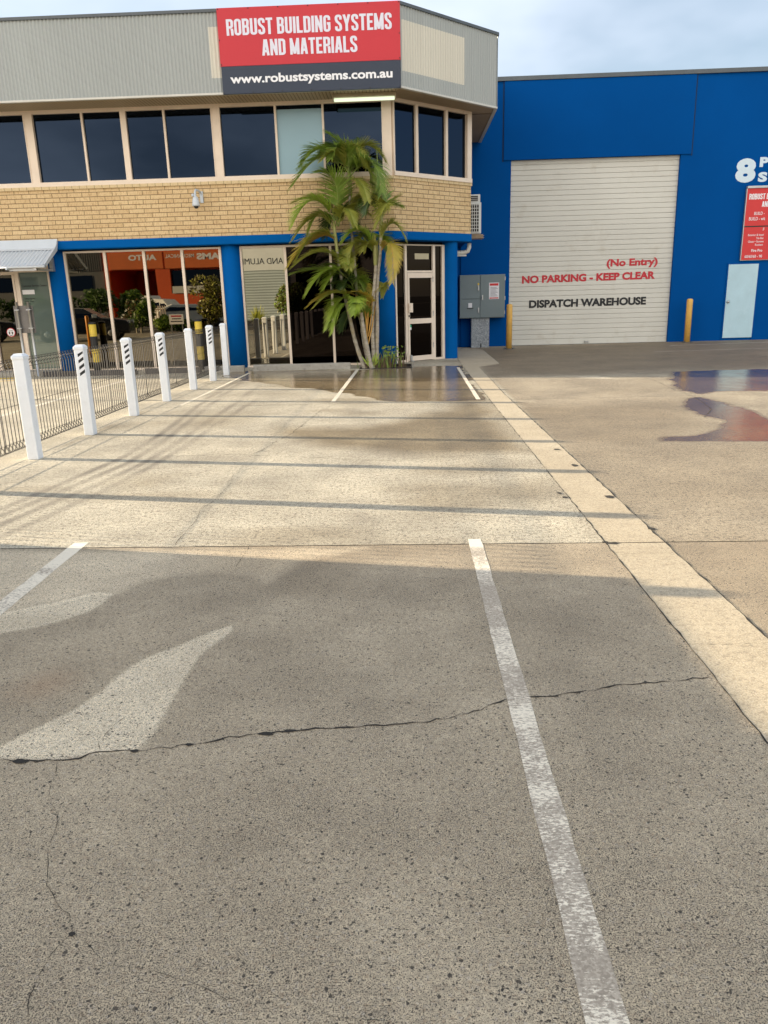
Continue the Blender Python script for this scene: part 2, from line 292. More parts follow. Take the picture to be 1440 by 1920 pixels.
FRONDS=[([[-1.22, 17.35, 4.069], [-1.266, 17.25, 4.501], [-1.653, 17.15, 4.83]], 0, 1), ([[-1.101, 17.35, 4.171], [-1.101, 17.525, 4.489], [-0.971, 17.7, 4.793]], 2, 0.8), ([[-1.22, 17.35, 4.069], [-1.479, 17.2, 4.408], [-1.739, 17.05, 4.276]], 1, 0.9), ([[-1.338, 17.35, 4.019], [-1.747, 17.3, 4.394], [-2.435, 17.25, 3.801]], 0, 1.1), ([[-1.337, 17.35, 4.033], [-1.783, 17.45, 4.577], [-2.248, 17.55, 4.237]], 0, 0.9), ([[-1.165, 17.35, 4.014], [-0.719, 17.2, 4.241], [-0.505, 17.05, 3.584]], 0, 1.15), ([[-1.165, 17.35, 4.014], [-0.819, 17.45, 4.177], [-0.668, 17.55, 3.567]], 0, 1.0), ([[-1.226, 17.35, 3.936], [-0.957, 17.15, 3.848], [-0.817, 16.95, 3.45]], 1, 0.8), ([[-1.226, 17.35, 3.936], [-1.348, 17.4, 3.867], [-1.427, 17.45, 3.47]], 1, 0.7), ([[-1.195, 17.35, 3.988], [-1.073, 17.4, 4.257], [-0.758, 17.45, 4.281]], 0, 0.8), ([[-1.489, 17.35, 3.189], [-1.502, 17.2, 3.898], [-1.849, 17.05, 4.059]], 0, 1.1), ([[-1.55, 17.35, 3.136], [-1.827, 17.4, 3.585], [-2.452, 17.45, 3.528]], 1, 0.9), ([[-1.552, 17.35, 3.108], [-1.974, 17.15, 3.534], [-2.425, 16.95, 2.992]], 3, 1.1), ([[-1.56, 17.35, 2.916], [-1.95, 17.3, 3.225], [-2.469, 17.25, 2.742]], 1, 1.0), ([[-1.553, 17.35, 2.75], [-2.02, 17.2, 2.781], [-2.56, 17.05, 2.208]], 4, 1.1), ([[-1.553, 17.35, 2.75], [-1.804, 17.4, 2.844], [-2.176, 17.45, 2.663]], 4, 0.9), ([[-1.458, 17.35, 3.242], [-1.137, 17.45, 3.406], [-0.767, 17.55, 3.213]], 1, 0.8), ([[-1.467, 17.35, 3.024], [-1.378, 17.475, 3.307], [-1.141, 17.6, 3.587]], 1, 0.7), ([[-0.721, 17.35, 2.531], [-1.025, 17.25, 2.92], [-1.377, 17.15, 2.677]], 3, 1.0), ([[-0.708, 17.35, 2.447], [-1.089, 17.2, 2.672], [-1.273, 17.05, 2.172]], 1, 0.9), ([[-0.722, 17.35, 2.476], [-0.86, 17.4, 2.844], [-1.014, 17.45, 2.741]], 0, 0.8), ([[-0.605, 17.35, 2.444], [-0.348, 17.175, 2.566], [-0.334, 17.0, 1.782]], 4, 0.8), ([[-0.6, 17.35, 2.611], [-0.324, 17.3, 3.04], [-0.026, 17.25, 2.672]], 1, 0.9), ([[-0.557, 17.35, 3.106], [-0.413, 17.2, 3.439], [-0.667, 17.05, 2.921]], 1, 1.0), ([[-0.58, 17.35, 3.325], [-0.893, 17.4, 3.611], [-1.139, 17.45, 3.352]], 1, 0.9), ([[-0.57, 17.35, 3.161], [-0.516, 17.4, 3.599], [-0.771, 17.45, 3.882]], 0, 0.9), ([[-1.247, 17.35, 1.898], [-1.823, 17.25, 2.138], [-2.495, 17.15, 2.069]], 0, 1.1), ([[-1.247, 17.35, 1.898], [-1.458, 17.15, 2.152], [-1.811, 16.95, 1.71]], 3, 1.1), ([[-1.187, 17.35, 1.896], [-1.386, 17.45, 2.359], [-1.537, 17.55, 2.509]], 0, 0.9), ([[-1.051, 17.35, 1.548], [-1.642, 17.3, 1.65], [-2.19, 17.25, 1.392]], 4, 0.9), ([[-1.326, 17.35, 1.411], [-1.519, 17.175, 1.475], [-1.799, 17.0, 0.853]], 3, 0.9), ([[-1.326, 17.35, 1.411], [-1.143, 17.15, 1.523], [-1.188, 16.95, 1.156]], 3, 0.9), ([[-1.267, 17.35, 1.381], [-1.374, 17.425, 1.119], [-1.5, 17.5, 0.809]], 2, 0.9), ([[-0.966, 17.35, 1.401], [-1.311, 17.35, 1.785], [-1.668, 17.35, 1.838]], 0, 0.9), ([[-0.848, 17.35, 1.311], [-1.045, 17.425, 1.836], [-1.307, 17.5, 2.188]], 0, 1.0), ([[-0.848, 17.35, 1.311], [-0.951, 17.2, 1.574], [-1.175, 17.05, 1.665]], 4, 0.7), ([[-0.877, 17.35, 1.341], [-0.75, 17.4, 1.627], [-0.836, 17.45, 1.831]], 4, 0.6), ([[-0.659, 17.35, 1.624], [-0.538, 17.5, 1.823], [-0.582, 17.65, 1.506]], 1, 0.5), ([[-0.965, 17.35, 0.964], [-1.021, 17.2, 1.289], [-1.244, 17.05, 1.412]], 0, 0.8), ([[-0.92, 17.35, 0.963], [-0.82, 17.4, 1.339], [-0.726, 17.45, 1.51]], 4, 0.6)]
TRUNKS=[([[-1.007, 17.3, 0.041], [-1.137, 17.3, 0.374], [-1.221, 17.3, 0.69], [-1.3, 17.3, 1.101], [-1.369, 17.3, 1.433], [-1.454, 17.3, 1.935], [-1.517, 17.3, 2.467], [-1.544, 17.3, 2.794]], 0.062, 0.035), ([[-0.916, 17.45, 0.061], [-0.937, 17.45, 0.139], [-1.018, 17.45, 0.607], [-1.057, 17.45, 1.004], [-1.104, 17.45, 1.213], [-1.149, 17.45, 1.929], [-1.176, 17.45, 2.464], [-1.21, 17.45, 3.077], [-1.218, 17.45, 3.464], [-1.216, 17.45, 4.108]], 0.06, 0.03), ([[-0.843, 17.2, 0.081], [-0.937, 17.2, 0.48], [-1.006, 17.2, 0.908], [-1.042, 17.2, 1.216]], 0.06, 0.05), ([[-0.8, 17.3, 0.071], [-0.804, 17.3, 0.33], [-0.811, 17.3, 0.865], [-0.783, 17.3, 1.389], [-0.704, 17.3, 2.058], [-0.703, 17.3, 2.498]], 0.06, 0.04), ([[-0.781, 17.42, 0.06], [-0.773, 17.42, 0.344], [-0.767, 17.42, 0.928], [-0.735, 17.42, 1.386], [-0.681, 17.42, 1.837], [-0.664, 17.42, 2.393]], 0.045, 0.035), ([[-0.718, 17.35, 0.065], [-0.727, 17.35, 0.289], [-0.697, 17.35, 1.032], [-0.69, 17.35, 1.556], [-0.648, 17.35, 2.058], [-0.591, 17.35, 2.443], [-0.556, 17.35, 3.06]], 0.062, 0.038), ([[-0.865, 17.4, 0.064], [-0.944, 17.4, 0.585], [-0.953, 17.4, 1.049], [-0.896, 17.4, 1.334]], 0.03, 0.025)]

# ---------------------------------------------------------------- materials
def concrete(name, light=(0.77, 0.70, 0.545), dark=(0.64, 0.565, 0.425), masks=True, coarse=1.0, pits=1.0):
    t = NT(name); P = t.pos()
    n_big = t.noise(0.55, 4, 0.6); n_mid = t.noise(3.5, 5, 0.65); n_fine = t.noise(26, 3, 0.6)
    c = t.mix(t.rng(n_big, 0.3, 0.7), dark, light)
    c = t.mix(t.rng(n_mid, 0.35, 0.7, 0, 0.5), c, tuple(q * 0.80 for q in dark))
    agg = t.vor(150 / coarse); ac = t.sep(agg.outputs['Color'])
    damp = t.attr('damp') if masks else None
    # exposed aggregate: pebbles of varying tone
    c = t.mix(1.0, c, t.mix(t.rng(ac[0], 0, 1), (0.74, 0.74, 0.74), (1.16, 1.14, 1.1)), 'MULTIPLY')
    c = t.mix(t.rng(ac[1], 0.86, 0.98, 0, 0.35), c, (0.34, 0.22, 0.13))
    c = t.mix(t.rng(ac[2], 0.92, 0.99, 0, 0.5), c, (0.66, 0.62, 0.55))
    # voids between the stones and dark stones, ever sparser as they get bigger
    wv = t.n('ShaderNodeTexNoise'); wv.inputs['Scale'].default_value = 70; wv.inputs['Detail'].default_value = 1; t.l(P, wv.inputs['Vector'])
    W = t.n('ShaderNodeVectorMath', operation='MULTIPLY_ADD'); t.l(wv.outputs['Color'], W.inputs[0]); W.inputs[1].default_value = (0.014, 0.014, 0.014); t.l(P, W.inputs[2]); PW = W.outputs[0]
    grit = t.noise(250 / coarse, 3, 0.75); zone = t.noise(1.1, 3, 0.6)
    pit = t.rng(t.math('ADD', grit, t.rng(zone, 0.3, 0.7, -0.03, 0.035)), 0.495, 0.43, 0, 0.92 * pits, True)
    c = t.mix(pit, c, (0.075, 0.064, 0.052))
    def stones(sc, size, share, k, col):
        q = t.vor(sc, PW); qc = t.sep(q.outputs['Color'])
        f = t.math('MULTIPLY', t.rng(q.outputs['Distance'], size, size * 0.7), t.rng(t.math('ADD', qc[k], t.rng(zone, 0.3, 0.7, -0.10, 0.10)), 1 - share, 1 - share + 0.04))
        return f, col
    hole = None
    for sc, size, share, k, col in ((95, 0.36, 0.30, 0, (0.045, 0.04, 0.036)), (52, 0.30, 0.16, 1, (0.03, 0.028, 0.027)), (30, 0.24, 0.10, 2, (0.028, 0.026, 0.026))):
        f, col = stones(sc, size, share, k, col); c = t.mix(t.math('MULTIPLY', f, 0.85 * pits), c, col)
        hole = f if hole is None else t.math('MAXIMUM', hole, f)
    # coarse mottling that still reads at a distance: the broomed, weathered face of the pour
    st_ = t.noise(40, 4, 0.8, t.scale(P, (0.85, 0.75, 1))); s2 = t.noise(11, 4, 0.7, t.scale(P, (0.35, 1.8, 1)))
    k_ = t.math('SUBTRACT', 1.0, t.math('MULTIPLY', t.attr('broom'), 0.9)) if masks else 0.5
    c = t.mix(t.math('MULTIPLY', t.rng(st_, 0.47, 0.40, 0, 0.68), k_), c, (0.10, 0.082, 0.062)); c = t.mix(t.math('MULTIPLY', t.rng(s2, 0.45, 0.34, 0, 0.34), k_), c, (0.16, 0.125, 0.09))
    rough = 0.86
    h = t.math('SUBTRACT', t.math('ADD', t.math('MULTIPLY', t.math('SUBTRACT', 1.0, pit), 0.6), t.math('MULTIPLY', ac[0], 0.25)), t.math('MULTIPLY', hole, 0.5))
    if masks:
        edge = t.rng(n_mid, 0.3, 0.7, -0.16, 0.16)
        def m(a, lo=0.36, hi=0.64, e=1.0): return t.rng(t.math('ADD', t.attr(a), t.math('MULTIPLY', edge, e)), lo, hi, 0, 1, True)
        wet = m('wet', 0.33, 0.67, 0.8); light = t.rng(t.math('ADD', t.attr('light'), t.math('ADD', t.math('MULTIPLY', edge, 0.6), t.rng(grit, 0.3, 0.7, -0.22, 0.22))), 0.36, 0.66, 0, 0.95, True); dark_curve = t.attr('dark_curve'); rust = t.attr('rust')
        dmp = t.math('MULTIPLY', t.rng(t.math('ADD', t.attr('damp'), t.rng(n_big, 0.25, 0.75, -0.18, 0.18)), 0.05, 0.95), 1.0)
        slab = t.attr('slab')                    # the two older, darker pours
        c = t.mix(slab, c, t.mix(1.0, c, (0.74, 0.685, 0.64), 'MULTIPLY'))
        c = t.mix(dmp, c, t.mix(1.0, c, (0.545, 0.485, 0.40), 'MULTIPLY'))
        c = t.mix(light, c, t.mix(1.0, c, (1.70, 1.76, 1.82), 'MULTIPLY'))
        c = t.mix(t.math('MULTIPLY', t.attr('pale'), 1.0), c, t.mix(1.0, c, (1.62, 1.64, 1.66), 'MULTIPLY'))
        c = t.mix(t.math('MULTIPLY', dark_curve, 0.72), c, (0.10, 0.085, 0.07))
        c = t.mix(t.math('MULTIPLY', rust, 0.4), c, (0.30, 0.17, 0.09))
        c = t.mix(wet, c, t.mix(1.0, c, (0.57, 0.49, 0.39), 'MULTIPLY'))
        rough = t.mix(wet, t.mix(dmp, (0.88,) * 3, (0.55,) * 3), t.mix(t.rng(n_mid, 0.3, 0.62), (0.055,) * 3, (0.19,) * 3))
        t.bump(h, t.rng(wet, 0, 1, 0.5, 0.05), 0.006)
    else: t.bump(h, 0.4, 0.006)
    t.set(color=c, rough=rough, spec=0.5)
    return t.m

def brickwork():
    t = NT('tan_brick'); uv = t.uv()
    b = t.n('ShaderNodeTexBrick'); b.offset = 0.5; t.l(uv, b.inputs['Vector'])
    b.inputs['Scale'].default_value = 1.0; b.inputs['Brick Width'].default_value = 0.3425; b.inputs['Row Height'].default_value = 0.0943; b.inputs['Mortar Size'].default_value = 0.0075; b.inputs['Mortar Smooth'].default_value = 0.25; b.inputs['Bias'].default_value = -0.1
    b.inputs['Color1'].default_value = (0.70, 0.53, 0.305, 1); b.inputs['Color2'].default_value = (0.61, 0.44, 0.24, 1); b.inputs['Mortar'].default_value = (0.20, 0.135, 0.065, 1)
    big = t.noise(1.0, 3, 0.6, uv)
    c = t.mix(t.rng(big, 0.3, 0.7, 0, 0.22), b.outputs['Color'], (0.52, 0.35, 0.17))
    v = t.noise(16, 4, 0.7, t.scale(uv, (2.2, 0.55, 1))); w = t.noise(60, 3, 0.6, t.scale(uv, (1, 0.7, 1)))     # wire-cut texture: brown smears
    c = t.mix(t.rng(v, 0.52, 0.64, 0, 0.65), c, (0.36, 0.20, 0.085)); c = t.mix(t.rng(w, 0.56, 0.68, 0, 0.55), c, (0.30, 0.17, 0.08))
    c = t.mix(b.outputs['Fac'], c, (0.19, 0.125, 0.06))
    t.set(color=c, rough=0.85)
    t.bump(t.math('SUBTRACT', t.math('MULTIPLY', w, 0.25), b.outputs['Fac']), 0.5, 0.006)
    return t.m

M = {}
M['slab'] = concrete('exposed_aggregate_concrete')
M['plain'] = concrete('plain_concrete', masks=False)
M['strip'] = concrete('smooth_strip_concrete', (0.58, 0.50, 0.37), (0.49, 0.41, 0.29), masks=False, coarse=0.6, pits=0.35)
M['brick'] = brickwork()
M['asphalt'] = paint('asphalt', (0.06, 0.06, 0.06), 0.9, 0.25, 2, 90, 0.5)
M['crack'] = paint('crack_dirt', (0.022, 0.019, 0.016), 0.95, 0.3, 30, 80, 0)
M['soil'] = paint('soil', (0.035, 0.025, 0.017), 0.95, 0.4, 18, 70, 0.8)
M['blue'] = paint('blue_render', (0.0005, 0.094, 0.34), 0.75, 0.06, 1.2, 60, 0.12, 0, 0.05, dirt=((0.001, 0.082, 0.28), 0.4))
M['blue_wall'] = paint('blue_wall_paint', (0.0005, 0.068, 0.28), 0.8, 0.06, 0.5, 60, 0.14, 0, 0.04, dirt=((0.001, 0.062, 0.25), 0.35))
M['cream'] = paint('cream_aluminium', (0.76, 0.64, 0.53), 0.4, 0.06, 3, 30, 0.03)
M['clad'] = paint('pale_green_grey_cladding', (0.365, 0.39, 0.39), 0.5, 0.06, 0.8, 20, 0.02, dirt=((0.30, 0.315, 0.305), 0.35), streak=True)
M['clad_cream'] = paint('cream_old_cladding', (0.63, 0.60, 0.52), 0.55, 0.05, 0.8, 20, 0.02, dirt=((0.5, 0.47, 0.4), 0.3), streak=True)
M['trim_dark'] = paint('dark_grey_capping', (0.085, 0.10, 0.115), 0.5, 0.12, 2, 30, 0.03)
M['trim_pale'] = paint('pale_flashing', (0.58, 0.57, 0.53), 0.45, 0.06, 2, 30, 0.03)
M['soffit_plain'] = paint('soffit_board', (0.30, 0.23, 0.155), 0.7, 0.1, 1.5, 20, 0.05, dirt=((0.22, 0.17, 0.12), 0.5))
def soffit():
    t = NT('ribbed_soffit'); x = t.sep(t.pos())[0]
    w = t.math('ABSOLUTE', t.math('SUBTRACT', t.math('FRACT', t.math('MULTIPLY', x, 1 / 0.076)), 0.5))
    t.set(color=t.mix(t.rng(w, 0.03, 0.16), (0.13, 0.10, 0.065), (0.40, 0.32, 0.215)), rough=0.6); t.bump(w, 0.8, 0.02)
    return t.m
M['soffit'] = soffit()
M['white'] = paint('white_post_paint', (0.80, 0.83, 0.88), 0.45, 0.03, 6, 40, 0.02, dirt=((0.60, 0.58, 0.54), 0.22))
M['white_flat'] = paint('white_lettering', (0.80, 0.81, 0.86), 0.5, 0.02, 8, 50, 0)
M['pale_blue_ink'] = paint('pale_blue_lettering', (0.60, 0.72, 0.82), 0.6, 0.03, 8, 50, 0)
M['lilac_white'] = paint('off_white_lettering', (0.70, 0.70, 0.82), 0.5, 0.03, 8, 50, 0)
M['black'] = paint('black_plastic', (0.012, 0.012, 0.013), 0.5, 0.2, 8, 40, 0.05)
M['black_ink'] = paint('black_lettering', (0.010, 0.011, 0.014), 0.6, 0.2, 8, 40, 0)
M['red_ink'] = paint('red_lettering', (0.50, 0.020, 0.035), 0.6, 0.08, 8, 40, 0)
M['sign_red'] = paint('sign_red', (0.54, 0.022, 0.038), 0.55, 0.03, 0.8, 60, 0.02)
M['sign_red2'] = paint('wall_sign_red', (0.60, 0.030, 0.032), 0.55, 0.03, 1.8, 60, 0.02)
M['sign_navy'] = paint('sign_navy', (0.014, 0.026, 0.056), 0.45, 0.06, 0.8, 60, 0.02)
M['alu'] = paint('galvanised_steel', (0.42, 0.43, 0.44), 0.38, 0.12, 5, 40, 0.05, metal=0.7)
M['pale_metal'] = paint('pale_blue_grey_steel', (0.55, 0.60, 0.66), 0.4, 0.05, 3, 30, 0.03)
M['panel_back'] = paint('dull_sign_back', (0.16, 0.15, 0.145), 0.5, 0.15, 3, 30, 0.04, metal=0.3)
M['wire'] = paint('dark_fence_wire', (0.012, 0.010, 0.009), 0.6, 0.3, 8, 40, 0)
M['banner'] = paint('charcoal_panel', (0.045, 0.05, 0.062), 0.55, 0.1, 1, 30, 0.03)
M['roller'] = paint('roller_door_steel', (0.61, 0.60, 0.555), 0.5, 0.05, 0.7, 40, 0.03, dirt=((0.42, 0.37, 0.29), 0.35))
M['sky_blue_door'] = paint('pale_blue_door', (0.42, 0.60, 0.70), 0.5, 0.06, 2, 40, 0.03, dirt=((0.50, 0.66, 0.76), 0.6))
M['cab'] = paint('grey_green_cabinet', (0.155, 0.20, 0.215), 0.45, 0.05, 2.5, 40, 0.03)
M['yellow'] = paint('mustard_bollard', (0.72, 0.42, 0.10), 0.55, 0.12, 5, 40, 0.06, dirt=((0.45, 0.27, 0.1), 0.5))
M['safety_yellow'] = paint('safety_yellow', (0.66, 0.47, 0.05), 0.55, 0.12, 5, 40, 0.06, dirt=((0.35, 0.26, 0.07), 0.5))
M['orange_paint'] = paint('orange_post_paint', (0.62, 0.24, 0.02), 0.5, 0.1, 5, 40, 0.05)
M['stop_grey'] = paint('rubber_stop', (0.055, 0.05, 0.05), 0.85, 0.25, 9, 60, 0.4)
M['stop_conc'] = paint('concrete_stop', (0.33, 0.31, 0.275), 0.85, 0.15, 6, 60, 0.4, dirt=((0.15, 0.135, 0.115), 0.7))
M['ac_white'] = paint('aircon_white', (0.66, 0.68, 0.70), 0.45, 0.05, 5, 40, 0.03)
M['wood'] = paint('weathered_board', (0.42, 0.33, 0.24), 0.8, 0.2, 8, 40, 0.15)
M['paper'] = paint('paper', (0.78, 0.77, 0.80), 0.7, 0.03, 9, 60, 0)
M['green_sticker'] = paint('green_sticker', (0.03, 0.42, 0.22), 0.5, 0.05, 9, 60, 0)
def speckle():
    t = NT('speckled_pedestal'); n = t.noise(75, 3, 0.7)
    t.set(color=t.mix(t.rng(n, 0.46, 0.54), (0.08, 0.095, 0.11), (0.52, 0.56, 0.60)), rough=0.8); t.bump(n, 0.5, 0.006); return t.m
M['speckle'] = speckle()
def worn_line(thr=0.755, name='worn_white_line'):
    t = NT(name); P = t.pos()
    n = t.noise(1.5, 3, 0.7, t.scale(P, (0.2, 1.0, 1))); f = t.noise(85, 5, 0.8, t.scale(P, (0.6, 1.5, 1))); g = t.noise(14, 5, 0.7)
    k = t.math('ADD', t.math('ADD', t.math('MULTIPLY', f, 1.3), t.math('MULTIPLY', g, 0.35)), t.rng(n, 0.3, 0.7, -0.32, 0.12))
    m = t.rng(k, thr, thr + 0.045, 0.05, 0.96, True)
    y = t.sep(P)[1]
    m = t.math('MAXIMUM', m, t.rng(y, 4.55, 4.62, 0, 1))         # fresh paint beyond the joint
    agg = t.sep(t.vor(150).outputs['Color'])
    under = t.mix(t.rng(agg[0], 0, 1), (0.26, 0.215, 0.165), (0.46, 0.39, 0.31))
    t.set(color=t.mix(m, under, t.mix(t.rng(f, 0.3, 0.7), (0.70, 0.63, 0.51), (0.86, 0.77, 0.62))), rough=0.75); t.bump(f, 0.3, 0.004); return t.m
M['line'] = worn_line(); M['line_mid'] = worn_line(0.66, 'less_worn_white_line')
M['line_faint'] = paint('faint_white_line', (0.70, 0.625, 0.49), 0.8, 0.12, 6, 70, 0.2, dirt=((0.56, 0.47, 0.34), 0.85))
M['line_full'] = paint('white_line_paint', (0.60, 0.545, 0.45), 0.75, 0.12, 6, 70, 0.2, dirt=((0.42, 0.36, 0.28), 0.9))
M['line_yellow'] = paint('yellow_line_paint', (0.62, 0.42, 0.06), 0.75, 0.15, 6, 70, 0.2, dirt=((0.36, 0.27, 0.12), 0.6))
M['glass_up'] = mirror_glass('navy_window_film', (0.015, 0.023, 0.040), 0.02, 0.004)
M['glass_blind'] = mirror_glass('window_with_pale_blind', (0.20, 0.26, 0.30), 0.25, 0.0, ((0.26, 0.40, 0.47), 0.72))
M['glass_shop'] = mirror_glass('bronze_window_film', (0.205, 0.175, 0.125), 0.010, 0.005)
M['glass_shop2'] = mirror_glass('clearer_window_glass', (0.40, 0.365, 0.29), 0.008, 0.004)
M['glass_dark'] = mirror_glass('dark_window_glass', (0.016, 0.012, 0.010), 0.008, 0.0015)
M['glass_frost'] = mirror_glass('frosted_green_window_film', (0.32, 0.34, 0.30), 0.015, 0.0015, ((0.17, 0.22, 0.195), 0.62))
M['core'] = paint('dark_interior', (0.01, 0.01, 0.01), 0.9, 0.1, 2, 20, 0)
def tube_light():
    t = NT('lit_fluorescent_tube'); t.set(color=(0.6, 0.65, 0.55)); t.b.inputs['Emission Color'].default_value = (0.72, 0.85, 0.60, 1); t.b.inputs['Emission Strength'].default_value = 0.28; return t.m
M['tube'] = tube_light()

# ---------------------------------------------------------------- ground
def sdf(px, py, poly):
    """signed distance to a polygon, negative inside"""
    P = np.array(poly); Q = np.roll(P, -1, 0)
    d = np.full(px.shape, 1e9); ins = np.zeros(px.shape, bool)
    for (ax, ay), (bx, by) in zip(P, Q):
        ex, ey = bx - ax, by - ay; wx, wy = px - ax, py - ay
        k = np.clip((wx * ex + wy * ey) / (ex * ex + ey * ey + 1e-12), 0, 1)
        d = np.minimum(d, np.hypot(wx - ex * k, wy - ey * k))
        c = ((ay > py) != (by > py))
        with np.errstate(divide='ignore', invalid='ignore'):
            ins ^= c & (px < (bx - ax) * (py - ay) / (by - ay + 1e-12) + ax)
    return np.where(ins, -d, d)
def pdist(px, py, line):
    d = np.full(px.shape, 1e9)
    for (ax, ay), (bx, by) in zip(line[:-1], line[1:]):
        ex, ey = bx - ax, by - ay; wx, wy = px - ax, py - ay
        k = np.clip((wx * ex + wy * ey) / (ex * ex + ey * ey + 1e-12), 0, 1); d = np.minimum(d, np.hypot(wx - ex * k, wy - ey * k))
    return d
def soft(d, w): return np.clip(0.5 - d / (2 * w), 0, 1)
def vnoise(x, y, s, seed):
    g = np.random.default_rng(seed).random((64, 64)); u, v = x * s + 31.7, y * s + 17.3
    i, j = np.floor(u).astype(int), np.floor(v).astype(int); a, b = u - i, v - j; a = a * a * (3 - 2 * a); b = b * b * (3 - 2 * b)
    q = lambda m, n: g[m % 64, n % 64]
    return (q(i, j) * (1 - a) + q(i + 1, j) * a) * (1 - b) + (q(i, j + 1) * (1 - a) + q(i + 1, j + 1) * a) * b - 0.5
def skew(y): return np.where(y < 4.65, np.clip((y - 0.9) / 3.75, 0, 1), np.clip((9 - y) / 4.35, 0, 1))
def slab_mesh(name, x0, x1, y0, y1, st, label_slab):
    nx, ny = int(round((x1 - x0) / st)) + 1, int(round((y1 - y0) / st)) + 1
    gx, gy = np.meshgrid(np.linspace(x0, x1, nx), np.linspace(y0, y1, ny)); gx, gy = gx.ravel(), gy.ravel()
    gy = gy - 0.0187 * (gx - 0.3) * skew(gy)
    co = np.stack([gx, gy, np.zeros_like(gx)], 1)
    i = np.arange(nx * ny).reshape(ny, nx); q = np.stack([i[:-1, :-1], i[:-1, 1:], i[1:, 1:], i[1:, :-1]], -1).reshape(-1, 4)
    me = bpy.data.meshes.new(name); me.from_pydata(co.tolist(), [], q.tolist()); me.materials.append(M['slab'])
    wob = 0.10 * vnoise(gx, gy, 1.7, 1) + 0.05 * vnoise(gx, gy, 5, 2)
    A = {k: np.zeros(len(gx)) for k in ('wet', 'damp', 'light', 'pale', 'dark_curve', 'rust', 'slab', 'broom')}
    far = np.clip(gy / 10, 0.15, 1.5)
    for p in POLYS['wet']: A['wet'] = np.maximum(A['wet'], (1.0 if p is POLYS['wet'][0] else 0.8) * soft(sdf(gx, gy, p) + 1.6 * wob * far, (0.08 if p is POLYS['wet'][0] else 0.17) * far))
    for k, p in enumerate(POLYS['damp']): A['damp'] = np.maximum(A['damp'], (1.0, 0.6, 0.85, 0.6, 0.12, 0.6, 0.6, 0.7)[k] * soft(sdf(gx, gy, p) + 2.2 * wob * far, (0.30, 0.35, 0.4, 0.6, 0.12, 0.4, 0.4, 0.12)[k] * far))
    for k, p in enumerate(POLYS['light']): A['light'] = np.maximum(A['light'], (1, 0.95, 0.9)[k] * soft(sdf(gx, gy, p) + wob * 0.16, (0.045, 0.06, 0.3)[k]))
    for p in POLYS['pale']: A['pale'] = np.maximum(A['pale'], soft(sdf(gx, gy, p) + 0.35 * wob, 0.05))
    for k, l in enumerate(DARK_CURVES): A['dark_curve'] = np.maximum(A['dark_curve'], (1.0, 0.85, 0.8, 0.7)[k] * soft(pdist(gx, gy, l) - 0.045, 0.025) * (0.75 + vnoise(gx, gy, 2.2, 5)))  # bands darkened along the curved lines beside the posts
    A['rust'] = soft(np.hypot(gx + 1.58, gy - 2.85) + wob * 0.8 - 0.09, 0.10)
    A['slab'][:] = label_slab; A['broom'][:] = label_slab
    A['slab'] = np.maximum(A['slab'], 0.75 * soft(1.56 - gx, 0.02))
    A['damp'] = np.maximum(A['damp'], (0.30 + 0.6 * vnoise(gx, gy, 0.45, 21) + 0.35 * vnoise(gx * 0.5, gy, 1.3, 22)).clip(0, 1) * soft(1.56 - gx, 0.02))
    A['damp'] = np.maximum(A['damp'], 0.35 * soft(1.6 - gx, 0.02) * soft(gy - 4.62 + 0.0187 * (gx - 0.3), 0.03))
    # old drips and streaks where tyres and water run towards the street
    A['damp'] = np.maximum(A['damp'], np.clip(1.6 * vnoise(gx, gy, 0.8, 9) + 1.0 * vnoise(gx, gy * 2.5, 1.1, 10) - 0.22, 0, 0.55))
    for k, a in A.items():
        at = me.attributes.new(k, 'FLOAT', 'POINT'); at.data.foreach_set('value', a.astype(np.float32))
    o = bpy.data.objects.new(name, me); COL.objects.link(o); return tag(o, kind='structure')
def sheet(name, rects, mat, z):
    b = MB()
    for x0, x1, y0, y1 in rects: b.face([(x0, y0, z), (x1, y0, z), (x1, y1, z), (x0, y1, z)])
    return tag(b.build(name, mat), kind='structure')
sheet('ground', [(-900, 900, -900, 900)], M['asphalt'], -0.06)
slab_mesh('pavement', -4.0, 5.0, 0.9, 4.655, 0.03, 1.0)
slab_mesh('pavement', -4.0, 11.0, 4.667, 11.50, 0.04, 0.0)
slab_mesh('pavement', -4.0, 14.0, 11.512, 23.56, 0.08, 0.0)
sheet('pavement', [(-40, -4.0, -9, 18.5), (-4.0, 11.0, -9, 0.9), (5.0, 11.0, 0.9, 4.655), (11.0, 40, -9, 11.50), (14.0, 40, 11.5, 23.56)], M['plain'], 0.0)
sheet('pavement', [(-4.0, 11.0, 4.5, 4.8), (-4.0, 14, 11.4, 11.6)], M['crack'], -0.012)
sheet('road', [(-200, 200, -20, -9.6)], M['asphalt'], -0.05)
kb = MB(); kb.box(-200, 200, -9.6, -9.0, -0.06, 0.004); tag(kb.build('kerb', M['stop_conc']), kind='structure')
